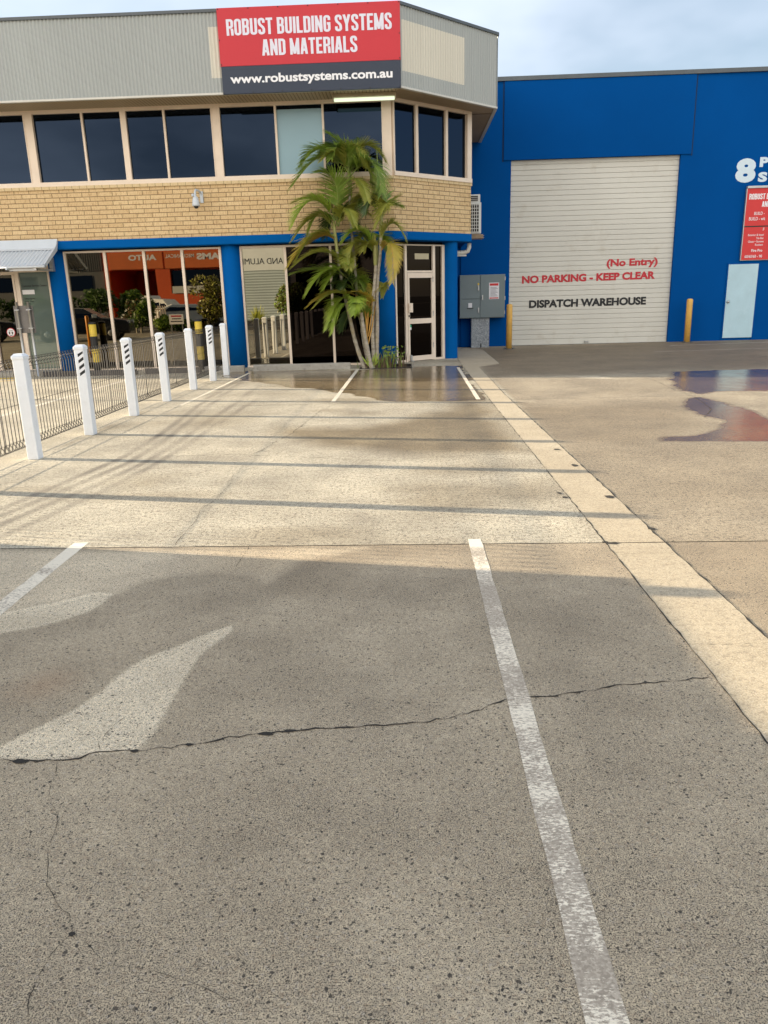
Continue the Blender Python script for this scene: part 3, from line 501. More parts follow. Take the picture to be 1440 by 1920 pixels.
# concrete strip, a smoother pour between the two bays of paving
st = MB()
ys = [-3, 0.5, 1.6, 2.4, 3.25, 4.62, 4.64, 6, 8, 10, 11.5, 12.5, 14.5, 16.9]
lx = lambda y: 1.236 - 0.0035 * (y - 2.4); rx = lambda y: 1.615 - 0.0125 * (y - 3.25) if y < 12 else 1.50 + (y - 12) * 0.006
for a, b in zip(ys[:-1], ys[1:]):
    if b - a < 0.05: continue
    st.face([(lx(a), a, 0.0012), (rx(a), a, 0.0012), (rx(b), b, 0.0012), (lx(b), b, 0.0012)])
st.face([(1.18, 16.9, 0.0012), (1.54, 16.9, 0.0012), (2.06, 17.6, 0.0012), (2.11, 22.3, 0.0012), (1.62, 23.4, 0.0012), (1.2, 19.4, 0.0012)])
tag(st.build('pavement_strip', M['strip']), kind='structure')
def jag(b, pts, w, z, jit=0.5, step=0.06):
    """a crack: dark ribbon with a wandering line and uneven width"""
    P = [Vector((x, y, 0)) for x, y in pts]; L = []
    for a, c in zip(P[:-1], P[1:]):
        n = max(1, int((c - a).length / step)); d = (c - a); nn = Vector((-d.y, d.x, 0)).normalized()
        for i in range(n): L.append(a + d * (i / n) + nn * random.uniform(-jit, jit) * min(0.03, 2.2 * w))
    L.append(P[-1]); prev = None
    for i, q in enumerate(L):
        d = (L[min(i + 1, len(L) - 1)] - L[max(i - 1, 0)]); nn = Vector((-d.y, d.x, 0)).normalized() if d.length > 1e-6 else Vector((1, 0, 0))
        ww = w * random.choice((0.12, 0.3, 0.45, 0.6, 0.95)) * (0.5 if i in (0, len(L) - 1) else 1)
        cur = (q + nn * ww, q - nn * ww)
        if prev: b.face([(prev[1].x, prev[1].y, z), (cur[1].x, cur[1].y, z), (cur[0].x, cur[0].y, z), (prev[0].x, prev[0].y, z)])
        prev = cur
cb = MB()
for k, (w, pts) in CRACKS.items(): jag(cb, pts, w * {'k1': 0.55, 'k3': 0.27, 'k4': 0.27}.get(k, 0.33), 0.0024, 0.8, step=max(0.018, w * 3))
for x, y, a, b in CHIPS:
    n = 11; cb.face([(x + a * math.cos(2 * math.pi * i / n) * random.uniform(0.6, 1.1), y + b * math.sin(2 * math.pi * i / n) * random.uniform(0.6, 1.1), 0.003) for i in range(n)])
jag(cb, [(lx(y), y) for y in (1.4, 2.4, 3.6, 4.64, 6, 8, 10, 12, 14, 16.9, )], 0.006, 0.0024, 0.35); jag(cb, [(rx(y), y) for y in (2.2, 3.25, 4.64, 6, 8, 10, 11.9)], 0.0075, 0.0024, 0.35); jag(cb, [(rx(y), y) for y in (12, 14, 16.9)], 0.006, 0.0024, 0.3)
jag(cb, [(1.18, 16.9), (1.2, 19.35)], 0.008, 0.0024, 0.3); jag(cb, [(1.54, 16.95), (2.06, 17.6), (2.11, 22.3), (1.62, 23.4)], 0.008, 0.0024, 0.3)
jag(cb, [(6.6, 19.4), (8.1, 17.6), (10.5, 15.0)], 0.006, 0.0024)
tag(cb.build('pavement_cracks', M['crack']), kind='structure')
# painted lines
def line(name, x0, y0, x1, y1, w, mat=None, w1=None, z=0.0013):
    d = Vector((x1 - x0, y1 - y0)); n = Vector((d.y, -d.x)).normalized(); b = MB(); w1 = w1 or w; N = max(2, int(d.length / 0.12))
    for i in range(N):
        p, q = Vector((x0, y0)) + d * (i / N), Vector((x0, y0)) + d * ((i + 1) / N)
        e = [random.uniform(-0.003, 0.003) for _ in range(2)]
        if i: a_, b_ = last
        else: a_, b_ = p, p + n * w
        c_, d_ = q + n * e[0], q + n * (w + (w1 - w) * (i + 1) / N + e[1]); last = (c_, d_)
        b.face([(a_.x, a_.y, z), (b_.x, b_.y, z), (d_.x, d_.y, z), (c_.x, c_.y, z)])
    return tag(b.build(name, M[mat or 'line']), kind='structure')
line('road_marking', 0.366, -2.0, 0.362, 4.76, 0.100, w1=0.085)
line('road_marking', -2.245, 3.0, -2.288, 4.82, 0.10, 'line_mid', w1=0.10)
line('road_marking', -1.225, 11.75, -1.185, 17.12, 0.066, 'line_full')
line('road_marking', 1.005, 11.62, 1.03, 16.95, 0.066, 'line_full')
line('road_marking', -3.60, 11.7, -3.56, 16.9, 0.065, 'line_faint')
line('road_marking', -6.10, 10.5, -5.98, 17.0, 0.10, 'line_full')
line('road_marking', 6.2, 19.9, 11.5, 20.55, 0.05, 'line_full'); line('road_marking', 7.3, 22.0, 12, 22.7, 0.07, 'line_full')
line('road_marking', -10.5, 15.35, -8.6, 16.55, 0.10, 'line_yellow'); line('road_marking', -10.2, 16.9, -8.85, 17.15, 0.3, 'line_yellow')

# ---------------------------------------------------------------- office building
OB = thing('office_building', 'two-storey tan brick office with grey ribbed parapet, blue columns and a cut corner', 'building', (-6, 20, 0))
oo = OB.location
def part(b, name, mats, parent=OB, bevel=0.0, off=oo): return b.build(name, mats, parent, bevel, off)
C0, C1 = (-0.28, 18.10), (1.55, 19.75)
b = MB(); b.prism([(-15.5, 18.41), (-0.42, 18.41), (-0.36, 18.64), (0.80, 19.56), (1.12, 19.62), (1.12, 23.5), (-15.5, 23.5)], 0, 2.78); b.prism([(-15.5, 18.22), (-0.33, 18.22), (1.5, 19.87), (1.5, 23.5), (-15.5, 23.5)], 2.9, 5.63); part(b, 'interior_core', M['core'])
def wall_band(mb, pts, z0, z1, mi=0, u0=0.0):
    u = u0
    for (ax, ay), (bx, by) in zip(pts[:-1], pts[1:]):
        L = math.hypot(bx - ax, by - ay)
        mb.face([(ax, ay, z0), (bx, by, z0), (bx, by, z1), (ax, ay, z1)], mi, [(u, z0), (u + L, z0), (u + L, z1), (u, z1)]); u += L
b = MB(); BR = [(-15.5, 23.5), (-15.5, 18.10), C0, C1, (1.55, 23.5)]; wall_band(b, BR, 2.955, 4.035, 0, 0.07)
b.face([(x, y, 2.955) for x, y in BR][::-1]); b.face([(x, y, 4.035) for x, y in BR]); part(b, 'brick_wall', M['brick'])
def sillcourse():
    t = NT('brick_on_edge_sill'); uv = t.uv(); u = t.sep(uv)[0]
    w = t.math('ABSOLUTE', t.math('SUBTRACT', t.math('FRACT', t.math('MULTIPLY', u, 1 / 0.171)), 0.5)); j = t.rng(w, 0.465, 0.49); n = t.noise(40, 3, 0.6)
    c = t.mix(t.rng(n, 0.4, 0.7, 0, 0.5), (0.66, 0.52, 0.31), (0.50, 0.36, 0.18))
    t.set(color=t.mix(j, c, (0.13, 0.09, 0.05)), rough=0.85); t.bump(t.math('SUBTRACT', 1.0, j), 0.5, 0.01); return t.m
b = MB(); SO = [(-15.5, 18.065), (-0.29, 18.065), (1.58, 19.74)]; wall_band(b, SO, 4.035, 4.100, 0, 0.0)
b.face([(-15.5, 18.065, 4.1), (-0.29, 18.065, 4.1), (1.58, 19.74, 4.1), (1.58, 19.9, 4.1), (-0.33, 18.2, 4.1), (-15.5, 18.2, 4.1)]); b.face([(-15.5, 18.065, 4.035), (-15.5, 18.11, 4.035), (-0.28, 18.11, 4.035), (1.55, 19.76, 4.035), (1.58, 19.74, 4.035), (-0.29, 18.065, 4.035)]); b.face([(1.58, 19.74, 4.035), (1.58, 19.9, 4.035), (1.58, 19.9, 4.1), (1.58, 19.74, 4.1)]); part(b, 'sill_course', sillcourse())
b = MB(); b.prism([(-15.5, 18.05), (-0.305, 18.05), (1.575, 19.73), (1.575, 20.2), (1.5, 20.2), (-0.42, 18.62), (-15.5, 18.62)], 2.765, 2.952); part(b, 'fascia_beam', M['blue'], bevel=0.025)
for cx, wx in ((-8.165, 0.20), (-4.065, 0.222), (-0.53, 0.225), (-12.4, 0.21)):
    b = MB(); n = 14; pts = [(cx + wx * math.cos(math.pi + math.pi * i / n), 18.36 + 0.225 * math.sin(math.pi + math.pi * i / n)) for i in range(n + 1)]; pts += [(cx + wx, 18.44), (cx - wx, 18.44)]
    b.prism(pts, 0, 2.77); [b.sm.__setitem__(i, True) for i in range(n)]; part(b, 'column', M['blue'])
b = MB(); b.prism([(1.03 + 0.185 * math.cos(2 * math.pi * i / 24), 19.56 + 0.16 * math.sin(2 * math.pi * i / 24)) for i in range(24)], 0, 2.77); part(b, 'column', M['blue'])
b = MB(); b.box(1.12, 1.18, 19.60, 23.545, 0, 2.95); part(b, 'side_wall', M['blue_wall'])
b = MB(); b.prism([(1.18, 20.2), (1.57, 20.2), (1.57, 23.54), (1.18, 23.54)], 2.86, 2.953); part(b, 'side_soffit', M['blue_wall'])
# ribbed parapet cladding
def clad(mb, A, B, z0, z1, patch):
    L = math.hypot(B[0] - A[0], B[1] - A[1]); ux, uy = (B[0] - A[0]) / L, (B[1] - A[1]) / L; st_ = 0.076 / 4; n = int(L / st_)
    zs = [z0, patch[2], patch[3], z1]
    prev = None
    for i in range(n + 1):
        s = i * st_; a = 0.016 * math.sin(2 * math.pi * s / 0.076)
        cur = [mb.p(A[0] + ux * s + uy * a, A[1] + uy * s - ux * a, z) for z in zs]
        if prev:
            for k in range(3): mb.idx((prev[k], cur[k], cur[k + 1], prev[k + 1]), 1 if k == 1 and patch[0] < s < patch[1] else 0, True)
        prev = cur
b = MB(); PA = (-0.07, 17.30); PB = (2.11, 19.44)
clad(b, (-15.5, 17.30), PA, 5.655, 7.13, (11.56, 11.85, 5.94, 6.865)); clad(b, PA, PB, 5.655, 7.13, (0.04, 1.93, 5.955, 6.875)); clad(b, PB, (2.11, 23.5), 5.655, 7.13, (9, 9, 6, 6.8))
part(b, 'parapet_cladding', [M['clad'], M['clad_cream']])
def follow(z0, z1, o, name, mat):
    q = MB(); pts = [(-15.5, 17.30 - o), (-0.07 + 0.41 * o, 17.30 - o), (2.11 + o, 19.44 - 0.41 * o), (2.11 + o, 23.5)]; inn = [(2.05, 23.5), (2.05, 19.47), (-0.1, 17.36), (-15.5, 17.36)]
    q.prism(pts + inn, z0, z1); return part(q, name, mat)
follow(7.12, 7.175, 0.035, 'capping', M['trim_dark']); follow(5.630, 5.668, 0.018, 'flashing', M['trim_pale'])
b = MB(); b.face([(-15.5, 17.32, 5.645), (-15.5, 18.2, 5.645), (-0.35, 18.2, 5.645), (-0.09, 17.32, 5.645)]); b.face([(-0.09, 17.32, 5.645), (-0.35, 18.2, 5.645), (1.5, 19.87, 5.645), (1.5, 23.5, 5.645), (2.09, 23.5, 5.645), (2.09, 19.44, 5.645)], 1)
b.box(1.53, 2.09, 19.98, 19.99, 5.638, 5.645, 2); part(b, 'soffit', [M['soffit'], M['soffit_plain'], M['crack']])
b = MB(); b.prism([(-15.5, 17.36), (-0.1, 17.36), (2.05, 19.47), (2.05, 23.5), (-15.5, 23.5)], 7.06, 7.09); part(b, 'roof', M['trim_dark'])
b = MB(); b.box(-15.55, -15.5, 18.1, 23.5, 0, 7.1); part(b, 'side_wall', M['brick'])

def window(xf, s0, s1, z0, z1, bars, panes, jl=0.06, jr=0.06, head=0.07, sill=0.09, name='window', frame_mat='cream', depth=0.07, barw=0.046, mats=None):
    """frame bars proud of the glass; panes = material keys left to right; bars = left edges of the mullions"""
    b = MB(); b.xf = xf
    b.box(s0, s1, -0.02, depth, z1 - head, z1); b.box(s0, s1, -0.02, depth + 0.02, z0, z0 + sill)
    b.box(s0, s0 + jl, -0.02, depth, z0 + sill, z1 - head); b.box(s1 - jr, s1, -0.02, depth, z0 + sill, z1 - head)
    if jl > 0.075: b.box(s0 + jl - 0.018, s0 + jl, depth, depth + 0.014, z0 + sill, z1 - head)
    if jr > 0.075: b.box(s1 - jr, s1 - jr + 0.018, depth, depth + 0.014, z0 + sill, z1 - head)
    for x in bars: b.box(x, x + barw, -0.02, depth - 0.012, z0 + sill, z1 - head)
    w = part(b, name, M[frame_mat])
    e = [s0 + jl] + [v for x in bars for v in (x, x + barw)] + [s1 - jr]
    for i, m in enumerate(panes):
        p = MB(); p.xf = xf; a, c = e[2 * i], e[2 * i + 1]
        if m == 'glass_blind':
            p.face([(a, 0, z0 + sill), (c, 0, z0 + sill), (c, 0, z1 - head - 0.075), (a, 0, z1 - head - 0.075)], 0); p.face([(a, 0, z1 - head - 0.075), (c, 0, z1 - head - 0.075), (c, 0, z1 - head), (a, 0, z1 - head)], 1)
            o = part(p, 'pane', [M[m], M['glass_up']], w); o['label'] = 'pane with a pale blue blind behind it'
        else: p.face([(a, 0, z0 + sill), (c, 0, z0 + sill), (c, 0, z1 - head), (a, 0, z1 - head)]); part(p, 'pane', M[m], w)
    return w
UW = frame(-16, 18.155, 0, 18.155); X = lambda x: x + 16
def upw(a, c, bars, panes, jl, jr): window(UW, X(a), X(c), 4.10, 5.645, [X(q) for q in bars], panes, jl, jr)
upw(-10.42, -8.262, [-9.36], ['glass_up'] * 2, .05, .10); upw(-8.262, -6.153, [-7.093], ['glass_up'] * 2, .102, .063); upw(-6.153, -4.12, [-5.28], ['glass_up'] * 2, .063, .10)
upw(-4.12, -0.30, [-2.838, -1.806], ['glass_up', 'glass_blind', 'glass_up'], .10, .21)
upw(-12.5, -10.42, [-11.4], ['glass_up'] * 2, .06, .06); upw(-14.6, -12.5, [-13.5], ['glass_up'] * 2, .06, .06)
CW = frame(-0.28, 18.155, 1.53, 19.785); window(CW, -0.03, 2.42, 4.10, 5.645, [0.636, 1.566], ['glass_up'] * 3, .035, .16, barw=0.075)
GW = frame(-16, 18.345, 0, 18.345)
window(GW, X(-7.97), X(-4.285), 0.0, 2.735, [X(-7.045), X(-6.124), X(-5.232)], ['glass_shop'] * 4, .05, .06, .04, .05, barw=0.062, depth=0.05)
window(GW, X(-3.865), X(-0.72), 0.0, 2.735, [X(-2.84), X(-1.797)], ['glass_shop2', 'glass_dark', 'glass_dark'], .055, .05, .045, .04, barw=0.055, depth=0.05)
# left entrance under the awning
ed_ = window(GW, X(-12.2), X(-9.13), 0.0, 2.74, [X(-10.2), X(-9.92)], ['glass_shop', 'glass_shop', 'glass_shop'], .05, .07, .30, .08, barw=0.06, depth=0.05, name='entrance_door')
b = MB(); b.box(-12.15, -9.2, 18.29, 18.35, 2.26, 2.33); b.box(-9.86, -9.82, 18.28, 18.35, 0.08, 2.26); b.box(-9.25, -9.205, 18.28, 18.35, 0.08, 2.26); part(b, 'door_rail', M['cream'], ed_)
b = MB(); b.tube([(-9.80, 18.26, 0.9), (-9.80, 18.26, 1.3)], 0.014, 8); part(b, 'handle', M['alu'], ed_)
wf = window(GW, X(-9.13), X(-8.35), 0.0, 2.74, [], ['glass_frost'], .03, .06, .43, .08, depth=0.05, name='entrance_window')
PL = lambda s, d, z: (s, 18.345 - d, z)
for txt, x0, x1, z, ch, bo__ in (('Customer Service Centre', -9.07, -8.48, 1.985, 0.045, 0.01), ('Office Hours', -9.05, -8.80, 1.70, 0.032, 0.02), ('Monday - Friday', -9.05, -8.84, 1.645, 0.022, 0), ('Saturday', -9.05, -8.91, 1.595, 0.022, 0), ('Sunday', -9.05, -8.93, 1.545, 0.022, 0)):
    b = MB(); put_text(b, txt, x0, x1, z, ch, PL, 0, bo__); part(b, 'lettering', M['black_ink'], wf)
b = MB(); b.box(-9.075, -8.785, 18.335, 18.3425, 1.815, 1.915); part(b, 'notice', M['paper'], wf)
b = MB(); b.lathe([(0.105, 0), (0.105, 0.004)], n=24); b.lathe([(0.09, 0.0045), (0.09, 0.006)], n=24, mi=1)
for sx in (-0.035, 0.035): b.box(sx - 0.012, sx + 0.012, -0.045, 0.012, 0.006, 0.008, 2); b.box(sx - 0.02, sx + 0.02, -0.015, 0.0, 0.006, 0.0085, 2)
b.box(-0.05, 0.05, 0.03, 0.042, 0.006, 0.008, 2); b.box(-0.03, 0.03, -0.075, -0.06, 0.006, 0.008, 2)
b.v = [(-9.50 + x, 18.342 - z, 0.955 + y) for x, y, z in b.v]; o = b.build('sticker', [M['red_ink'], M['paper'], M['black_ink']], wf, off=oo)
b = MB(); b.box(-10.6, -8.36, 17.65, 18.34, 0.0, 0.07); part(b, 'threshold', M['stop_conc'])
# corner entry
DX = frame(-0.305, 18.55, 0.865, 19.49)
b = MB(); b.xf = DX
for q in ((-0.03, 0.014, 0, 2.70), (0.262, 0.325, 0, 2.70), (1.118, 1.198, 0, 2.70), (1.418, 1.50, 0, 2.70)): b.box(q[0], q[1], -0.02, 0.05, q[2], q[3])
for s0, s1 in ((0.014, 0.262), (0.325, 1.118), (1.198, 1.418)): b.box(s0, s1, -0.02, 0.045, 2.672, 2.70)
b.box(0.325, 1.118, -0.02, 0.045, 2.068, 2.112); b.box(0.014, 0.262, -0.02, 0.045, 0, 0.045); b.box(1.198, 1.418, -0.02, 0.045, 0, 0.045)
df = part(b, 'entry_frame', M['cream'])
for s0, s1, z0, z1 in ((0.014, 0.262, 0.045, 2.672), (1.198, 1.418, 0.045, 2.672), (0.325, 1.118, 2.112, 2.672)):
    p = MB(); p.xf = DX; p.face([(s0, 0, z0), (s1, 0, z0), (s1, 0, z1), (s0, 0, z1)]); part(p, 'pane', M['glass_dark'], df)
p = MB(); p.xf = DX; p.box(0.60, 1.03, 0.002, 0.012, 2.37, 2.50); part(p, 'transom_stand_in', paint('cream_panel', (0.50, 0.44, 0.30), 0.6, 0.05, 5, 30, 0), df)  # cream rectangle added as stand-in for a pale shape within the transom glass
b = MB(); b.xf = DX
b.box(0.332, 0.388, -0.01, 0.055, 0.015, 2.06); b.box(1.076, 1.112, -0.01, 0.055, 0.015, 2.06)
for z0, z1 in ((0.015, 0.128), (0.890, 1.006), (1.945, 2.06)): b.box(0.388, 1.076, -0.01, 0.053, z0, z1)
dr = part(b, 'door', M['cream'])
for z0, z1 in ((0.128, 0.890), (1.006, 1.945)):
    p = MB(); p.xf = DX; p.face([(0.388, 0.02, z0), (1.076, 0.02, z0), (1.076, 0.02, z1), (0.388, 0.02, z1)]); part(p, 'pane', M['glass_dark'], dr)
p = MB(); p.xf = DX; p.box(0.335, 0.36, 0.055, 0.10, 1.16, 1.37); p.box(0.36, 0.445, 0.085, 0.105, 1.16, 1.37); part(p, 'handle', M['cream'], dr)
p = MB(); p.xf = DX; p.box(0.345, 0.372, 0.055, 0.064, 1.05, 1.10); part(p, 'lock', M['black'], dr)
p = MB(); p.xf = DX; p.box(0.395, 0.45, 0.021, 0.024, 0.81, 0.868); p.box(0.395, 0.45, 0.021, 0.024, 0.75, 0.81, 1); part(p, 'sticker', [M['green_sticker'], M['paper']], dr)
p = MB(); p.xf = DX; p.box(0.37, 0.41, 0.055, 0.10, 0.02, 0.16); p.box(0.375, 0.42, 0.06, 0.15, 0.0, 0.03); part(p, 'door_stop', M['alu'], dr)
for z in (0.30, 1.05, 1.85):
    p = MB(); p.xf = DX; p.tube([(1.116, 0.058, z), (1.116, 0.058, z + 0.12)], 0.010, 6); part(p, 'hinge', M['alu'], dr)

# ---------------------------------------------------------------- signs and fixtures on the office
SG = thing('building_sign', 'large red and navy company sign on the grey parapet above the upper windows', 'sign', (-1.9, 17.27, 5.62)); so = SG.location
b = MB(); b.box(-3.735, -0.068, 17.235, 17.285, 6.128, 7.17); sf = b.build('red_panel', M['sign_red'], SG, 0.003, so)
b = MB(); b.box(-3.725, -0.075, 17.238, 17.285, 5.62, 6.1265); b.build('navy_panel', M['sign_navy'], SG, 0.003, so)
SP = lambda s, d, z: (s, 17.2345 - d, z)
b = MB(); poster(b, 'ROBUST BUILDING SYSTEMS', -3.56, -0.235, 6.675, 0.292, SP); b.build('lettering', M['lilac_white'], SG, 0, so)
b = MB(); poster(b, 'AND MATERIALS', -2.865, -0.937, 6.295, 0.292, SP); b.build('lettering', M['lilac_white'], SG, 0, so)
b = MB(); put_text(b, 'www.robustsystems.com.au', -3.555, -0.24, 5.812, 0.165, lambda s, d, z: (s, 17.237 - d, z), 0, 0.03); b.build('lettering', M['white_flat'], SG, 0, so)
for x, z in [(x, z) for x in (-3.71, -3.1, -2.5, -1.9, -1.3, -0.7, -0.09) for z in (7.15, 5.645)] + [(x, z) for z in (6.6, 6.16) for x in (-3.715, -0.088)]:
    b = MB(); b.lathe([(0.012, 0), (0.012, 0.004)], n=8); b.v = [(x + p, 17.232 - r, z + q) for p, q, r in b.v]; b.build('screw', M['black_ink'], SG, 0, so)

L = thing('strip_light', 'lit fluorescent tube fitting under the soffit below the company sign', 'light', (-0.85, 17.6, 5.5)); lo = L.location
b = MB(); b.box(-1.50, -0.20, 17.62, 17.74, 5.575, 5.644); b.box(-1.52, -1.49, 17.60, 17.76, 5.52, 5.644); b.box(-0.21, -0.18, 17.60, 17.76, 5.52, 5.644); b.build('housing', paint('aged_fitting', (0.36, 0.30, 0.20), 0.5, 0.15, 6, 40, 0.03), L, 0.006, lo)
b = MB(); b.tube([(-1.485, 17.68, 5.535), (-0.215, 17.68, 5.535)], 0.036, 12); b.build('tube', M['tube'], L, 0, lo)

K = thing('security_camera', 'pale grey dome camera hanging from a bent bracket on the brick wall', 'camera', (-4.64, 18.1, 3.75)); ko = K.location
b = MB(); b.box(-4.605, -4.535, 18.075, 18.10, 3.66, 3.90); b.tube([(-4.57, 18.08, 3.84), (-4.59, 17.98, 3.90), (-4.63, 17.86, 3.905), (-4.64, 17.82, 3.86), (-4.64, 17.82, 3.77)], 0.024, 10); b.lathe([(0.022, 0.0), (0.035, 0.01), (0.035, 0.05), (0.02, 0.06)], (-4.70, 17.86, 3.77), 10); b.build('bracket', M['pale_metal'], K, 0, ko)
b = MB(); b.lathe([(0.03, 0.20), (0.06, 0.17), (0.075, 0.10), (0.082, 0.03), (0.085, 0.0), (0.06, -0.004)], (-4.64, 17.82, 3.57), 20); b.build('housing', M['pale_metal'], K, 0, ko)
b = MB(); b.lathe([(0.052, 0.0), (0.045, -0.03), (0.025, -0.045), (0.002, -0.05)], (-4.64, 17.82, 3.566), 16); b.build('lens_dome', M['black'], K, 0, ko)

A = thing('air_conditioner', 'white box air conditioner jutting out of the side wall beyond the brick corner', 'air conditioner', (1.75, 21.0, 3.0)); ao = A.location
b = MB(); b.box(1.52, 1.915, 21.0, 21.6, 3.045, 3.80); b.box(1.52, 1.89, 21.02, 21.58, 3.80, 3.995); b.build('casing', M['ac_white'], A, 0.012, ao)
b = MB(); b.box(1.55, 1.85, 20.985, 20.998, 3.08, 3.76, 0); b.box(1.55, 1.83, 21.005, 21.018, 3.83, 3.965, 0)
for k in range(5): b.box(1.56 + 0.058 * k, 1.572 + 0.058 * k, 20.972, 20.984, 3.08, 3.76, 1)
for k in range(9): b.box(1.55, 1.85, 20.975, 20.983, 3.08 + 0.082 * k, 3.092 + 0.082 * k, 1)
for k in range(4): b.box(1.55, 1.83, 20.996, 21.004, 3.83 + 0.043 * k, 3.838 + 0.043 * k, 1)
b.build('grille', [M['black'], M['ac_white']], A, 0, ao)
b = MB()
for k in range(4): b.box(1.55, 1.99 - 0.02 * (k % 2), 20.95 + 0.02 * k, 21.5, 2.93 + 0.027 * k, 2.945 + 0.027 * k)
b.build('support_board', M['wood'], A, 0, ao)
b = MB(); b.tube([(1.05, 20.0, 2.52), (1.42, 20.0, 2.54), (1.50, 20.0, 2.57), (1.53, 20.0, 2.66), (1.53, 20.0, 2.75)], 0.055, 10); b.box(1.02, 1.46, 19.93, 20.05, 2.45, 2.485)
tag(b.build('drain_pipe', M['trim_pale']), 'pale drain pipe bending up under the blue beam beside the entry column', 'pipe')

AW = thing('awning', 'small ribbed white metal awning sloping out over the glazed side entrance', 'awning', (-9.6, 18.05, 2.9)); wo_ = AW.location
b = MB(); pitch = 0.083; n = int(4.0 / (pitch / 4)); prev = None
for i in range(n + 1):
    x = -11.95 + i * pitch / 4; h = (0, 0.028, 0.028, 0)[i % 4]
    cur = [b.p(x, 17.94 + h * 0.3, 2.77 + h), b.p(x, 17.22 + h * 0.3, 2.375 + h)]
    if prev: b.idx((prev[1], cur[1], cur[0], prev[0]))
    prev = cur
b.build('ribbed_sheet', M['pale_metal'], AW, 0, wo_)
b = MB(); b.face([(-11.95, 18.04, 2.995), (-11.95, 17.93, 2.80), (-7.945, 17.93, 2.80), (-7.945, 18.04, 2.995)][::-1]); b.face([(-11.95, 17.93, 2.80), (-11.95, 17.86, 2.755), (-7.945, 17.86, 2.755), (-7.945, 17.93, 2.80)][::-1]); b.build('wall_flashing', M['pale_metal'], AW, 0, wo_)
b = MB(); b.tube([(-11.95, 17.20, 2.372), (-7.93, 17.20, 2.372)], 0.026, 10); b.face([(-7.925, 18.04, 2.995), (-7.925, 17.93, 2.74), (-7.925, 17.19, 2.335), (-7.925, 17.19, 2.41), (-7.925, 17.88, 2.83)]); b.box(-7.945, -7.925, 17.2, 17.23, 2.34, 2.40); b.face([(-7.955, 17.90, 2.835), (-7.92, 17.90, 2.835), (-7.92, 17.19, 2.425), (-7.955, 17.19, 2.425)]); b.build('edge_trim', M['pale_metal'], AW, 0, wo_)
b = MB(); b.box(-8.18, -8.13, 17.2, 18.1, 2.30, 2.345); b.box(-8.75, -8.13, 17.24, 17.29, 2.295, 2.345); b.box(-8.18, -8.12, 17.98, 18.12, 2.30, 2.60); b.build('bracket', M['alu'], AW, 0, wo_)
b = MB(); b.tube([(-8.78, 17.17, 2.35), (-8.72, 17.30, 2.33)], 0.033, 10); b.build('spout', M['pale_metal'], AW, 0, wo_)

# ---------------------------------------------------------------- warehouse
WH = thing('warehouse', 'tall blue warehouse with a pale roller door beside the brick office', 'building', (8, 23.6, 0)); ho = WH.location
def wp(b, n, m, bev=0.0, par=None): return b.build(n, m, par or WH, bev, ho)
b = MB(); b.box(1.56, 2.985, 23.55, 40, 0, 7.17); b.box(7.735, 22, 23.55, 40, 0, 7.17); b.box(2.985, 7.735, 23.56, 40, 5.16, 7.17); b.box(2.985, 7.735, 23.80, 40, 0, 5.16); b.box(-15.5, 1.56, 23.60, 40, 0, 7.0); wp(b, 'wall', M['blue_wall'])
b = MB(); b.box(2.765, 8.012, 23.515, 23.548, 5.155, 7.165); wp(b, 'lintel_panel', M['blue_wall'], 0.006)
M['dark_joint'] = paint('dark_joint', (0.001, 0.02, 0.07), 0.8, 0.1, 3, 40, 0)
for x0, x1 in ((2.732, 2.764), (8.013, 8.048)): b = MB(); b.box(x0, x1, 23.544, 23.5485, 5.12, 7.17); wp(b, 'panel_joint', M['dark_joint'])
b = MB(); b.box(1.5, 22.05, 23.49, 23.6, 7.17, 7.262); b.box(1.5, 22.05, 23.49, 40, 7.262, 7.275); wp(b, 'capping', M['trim_dark'])
b = MB(); z = 0.03; P_ = 0.139; prof = [(0.0, 0.0), (0.004, 0.004), (0.010, 0.014), (0.010, 0.122), (0.004, 0.133), (-0.012, 0.136), (-0.012, 0.139)]
ring = []
k = 0
while z < 5.155:
    for d, h in prof: ring.append((d, z + h))
    z += P_
xs = np.linspace(2.985, 7.735, 9)
g = [[b.p(x, 23.66 - d, zz_) for d, zz_ in ring] for x in xs]
for i in range(len(xs) - 1):
    for j in range(len(ring) - 1): b.idx((g[i][j], g[i + 1][j], g[i + 1][j + 1], g[i][j + 1]))
b.box(2.985, 7.735, 23.63, 23.68, 0.004, 0.045); rd = wp(b, 'roller_door', M['roller'])
b = MB(); RP = lambda s, d, z: (s, 23.648 - d, z)
put_text(b, 'NO PARKING - KEEP CLEAR', 3.375, 7.27, 1.795, 0.215, RP, 0, 0.045, rise=0.008); b.build('lettering', M['red_ink'], rd, 0, ho)
b = MB(); put_text(b, '(No Entry)', 5.84, 7.32, 2.205, 0.205, RP, 0, 0.038, rise=0.008)
b.build('lettering', M['red_ink'], rd, 0, ho)
b = MB(); put_text(b, 'DISPATCH WAREHOUSE', 3.60, 7.055, 1.085, 0.225, RP, 0, 0.045, rise=0.004); b.build('lettering', M['black_ink'], rd, 0, ho)
b = MB(); b.box(5.28, 5.40, 23.60, 23.63, 0.05, 0.08); b.box(5.28, 5.30, 23.60, 23.63, 0.03, 0.09); b.box(5.38, 5.40, 23.60, 23.63, 0.03, 0.09); b.build('handle', M['alu'], rd, 0, ho)
b = MB(); b.box(9.34, 10.195, 23.515, 23.548, 0.075, 2.163); sdoor = wp(b, 'side_door', M['sky_blue_door'], 0.004)
b = MB(); b.box(9.30, 9.338, 23.53, 23.549, 0.0, 2.20); b.box(10.197, 10.235, 23.53, 23.549, 0, 2.20); b.box(9.338, 10.197, 23.53, 23.549, 2.165, 2.20); b.build('door_frame', M['blue_wall'], sdoor, 0, ho)
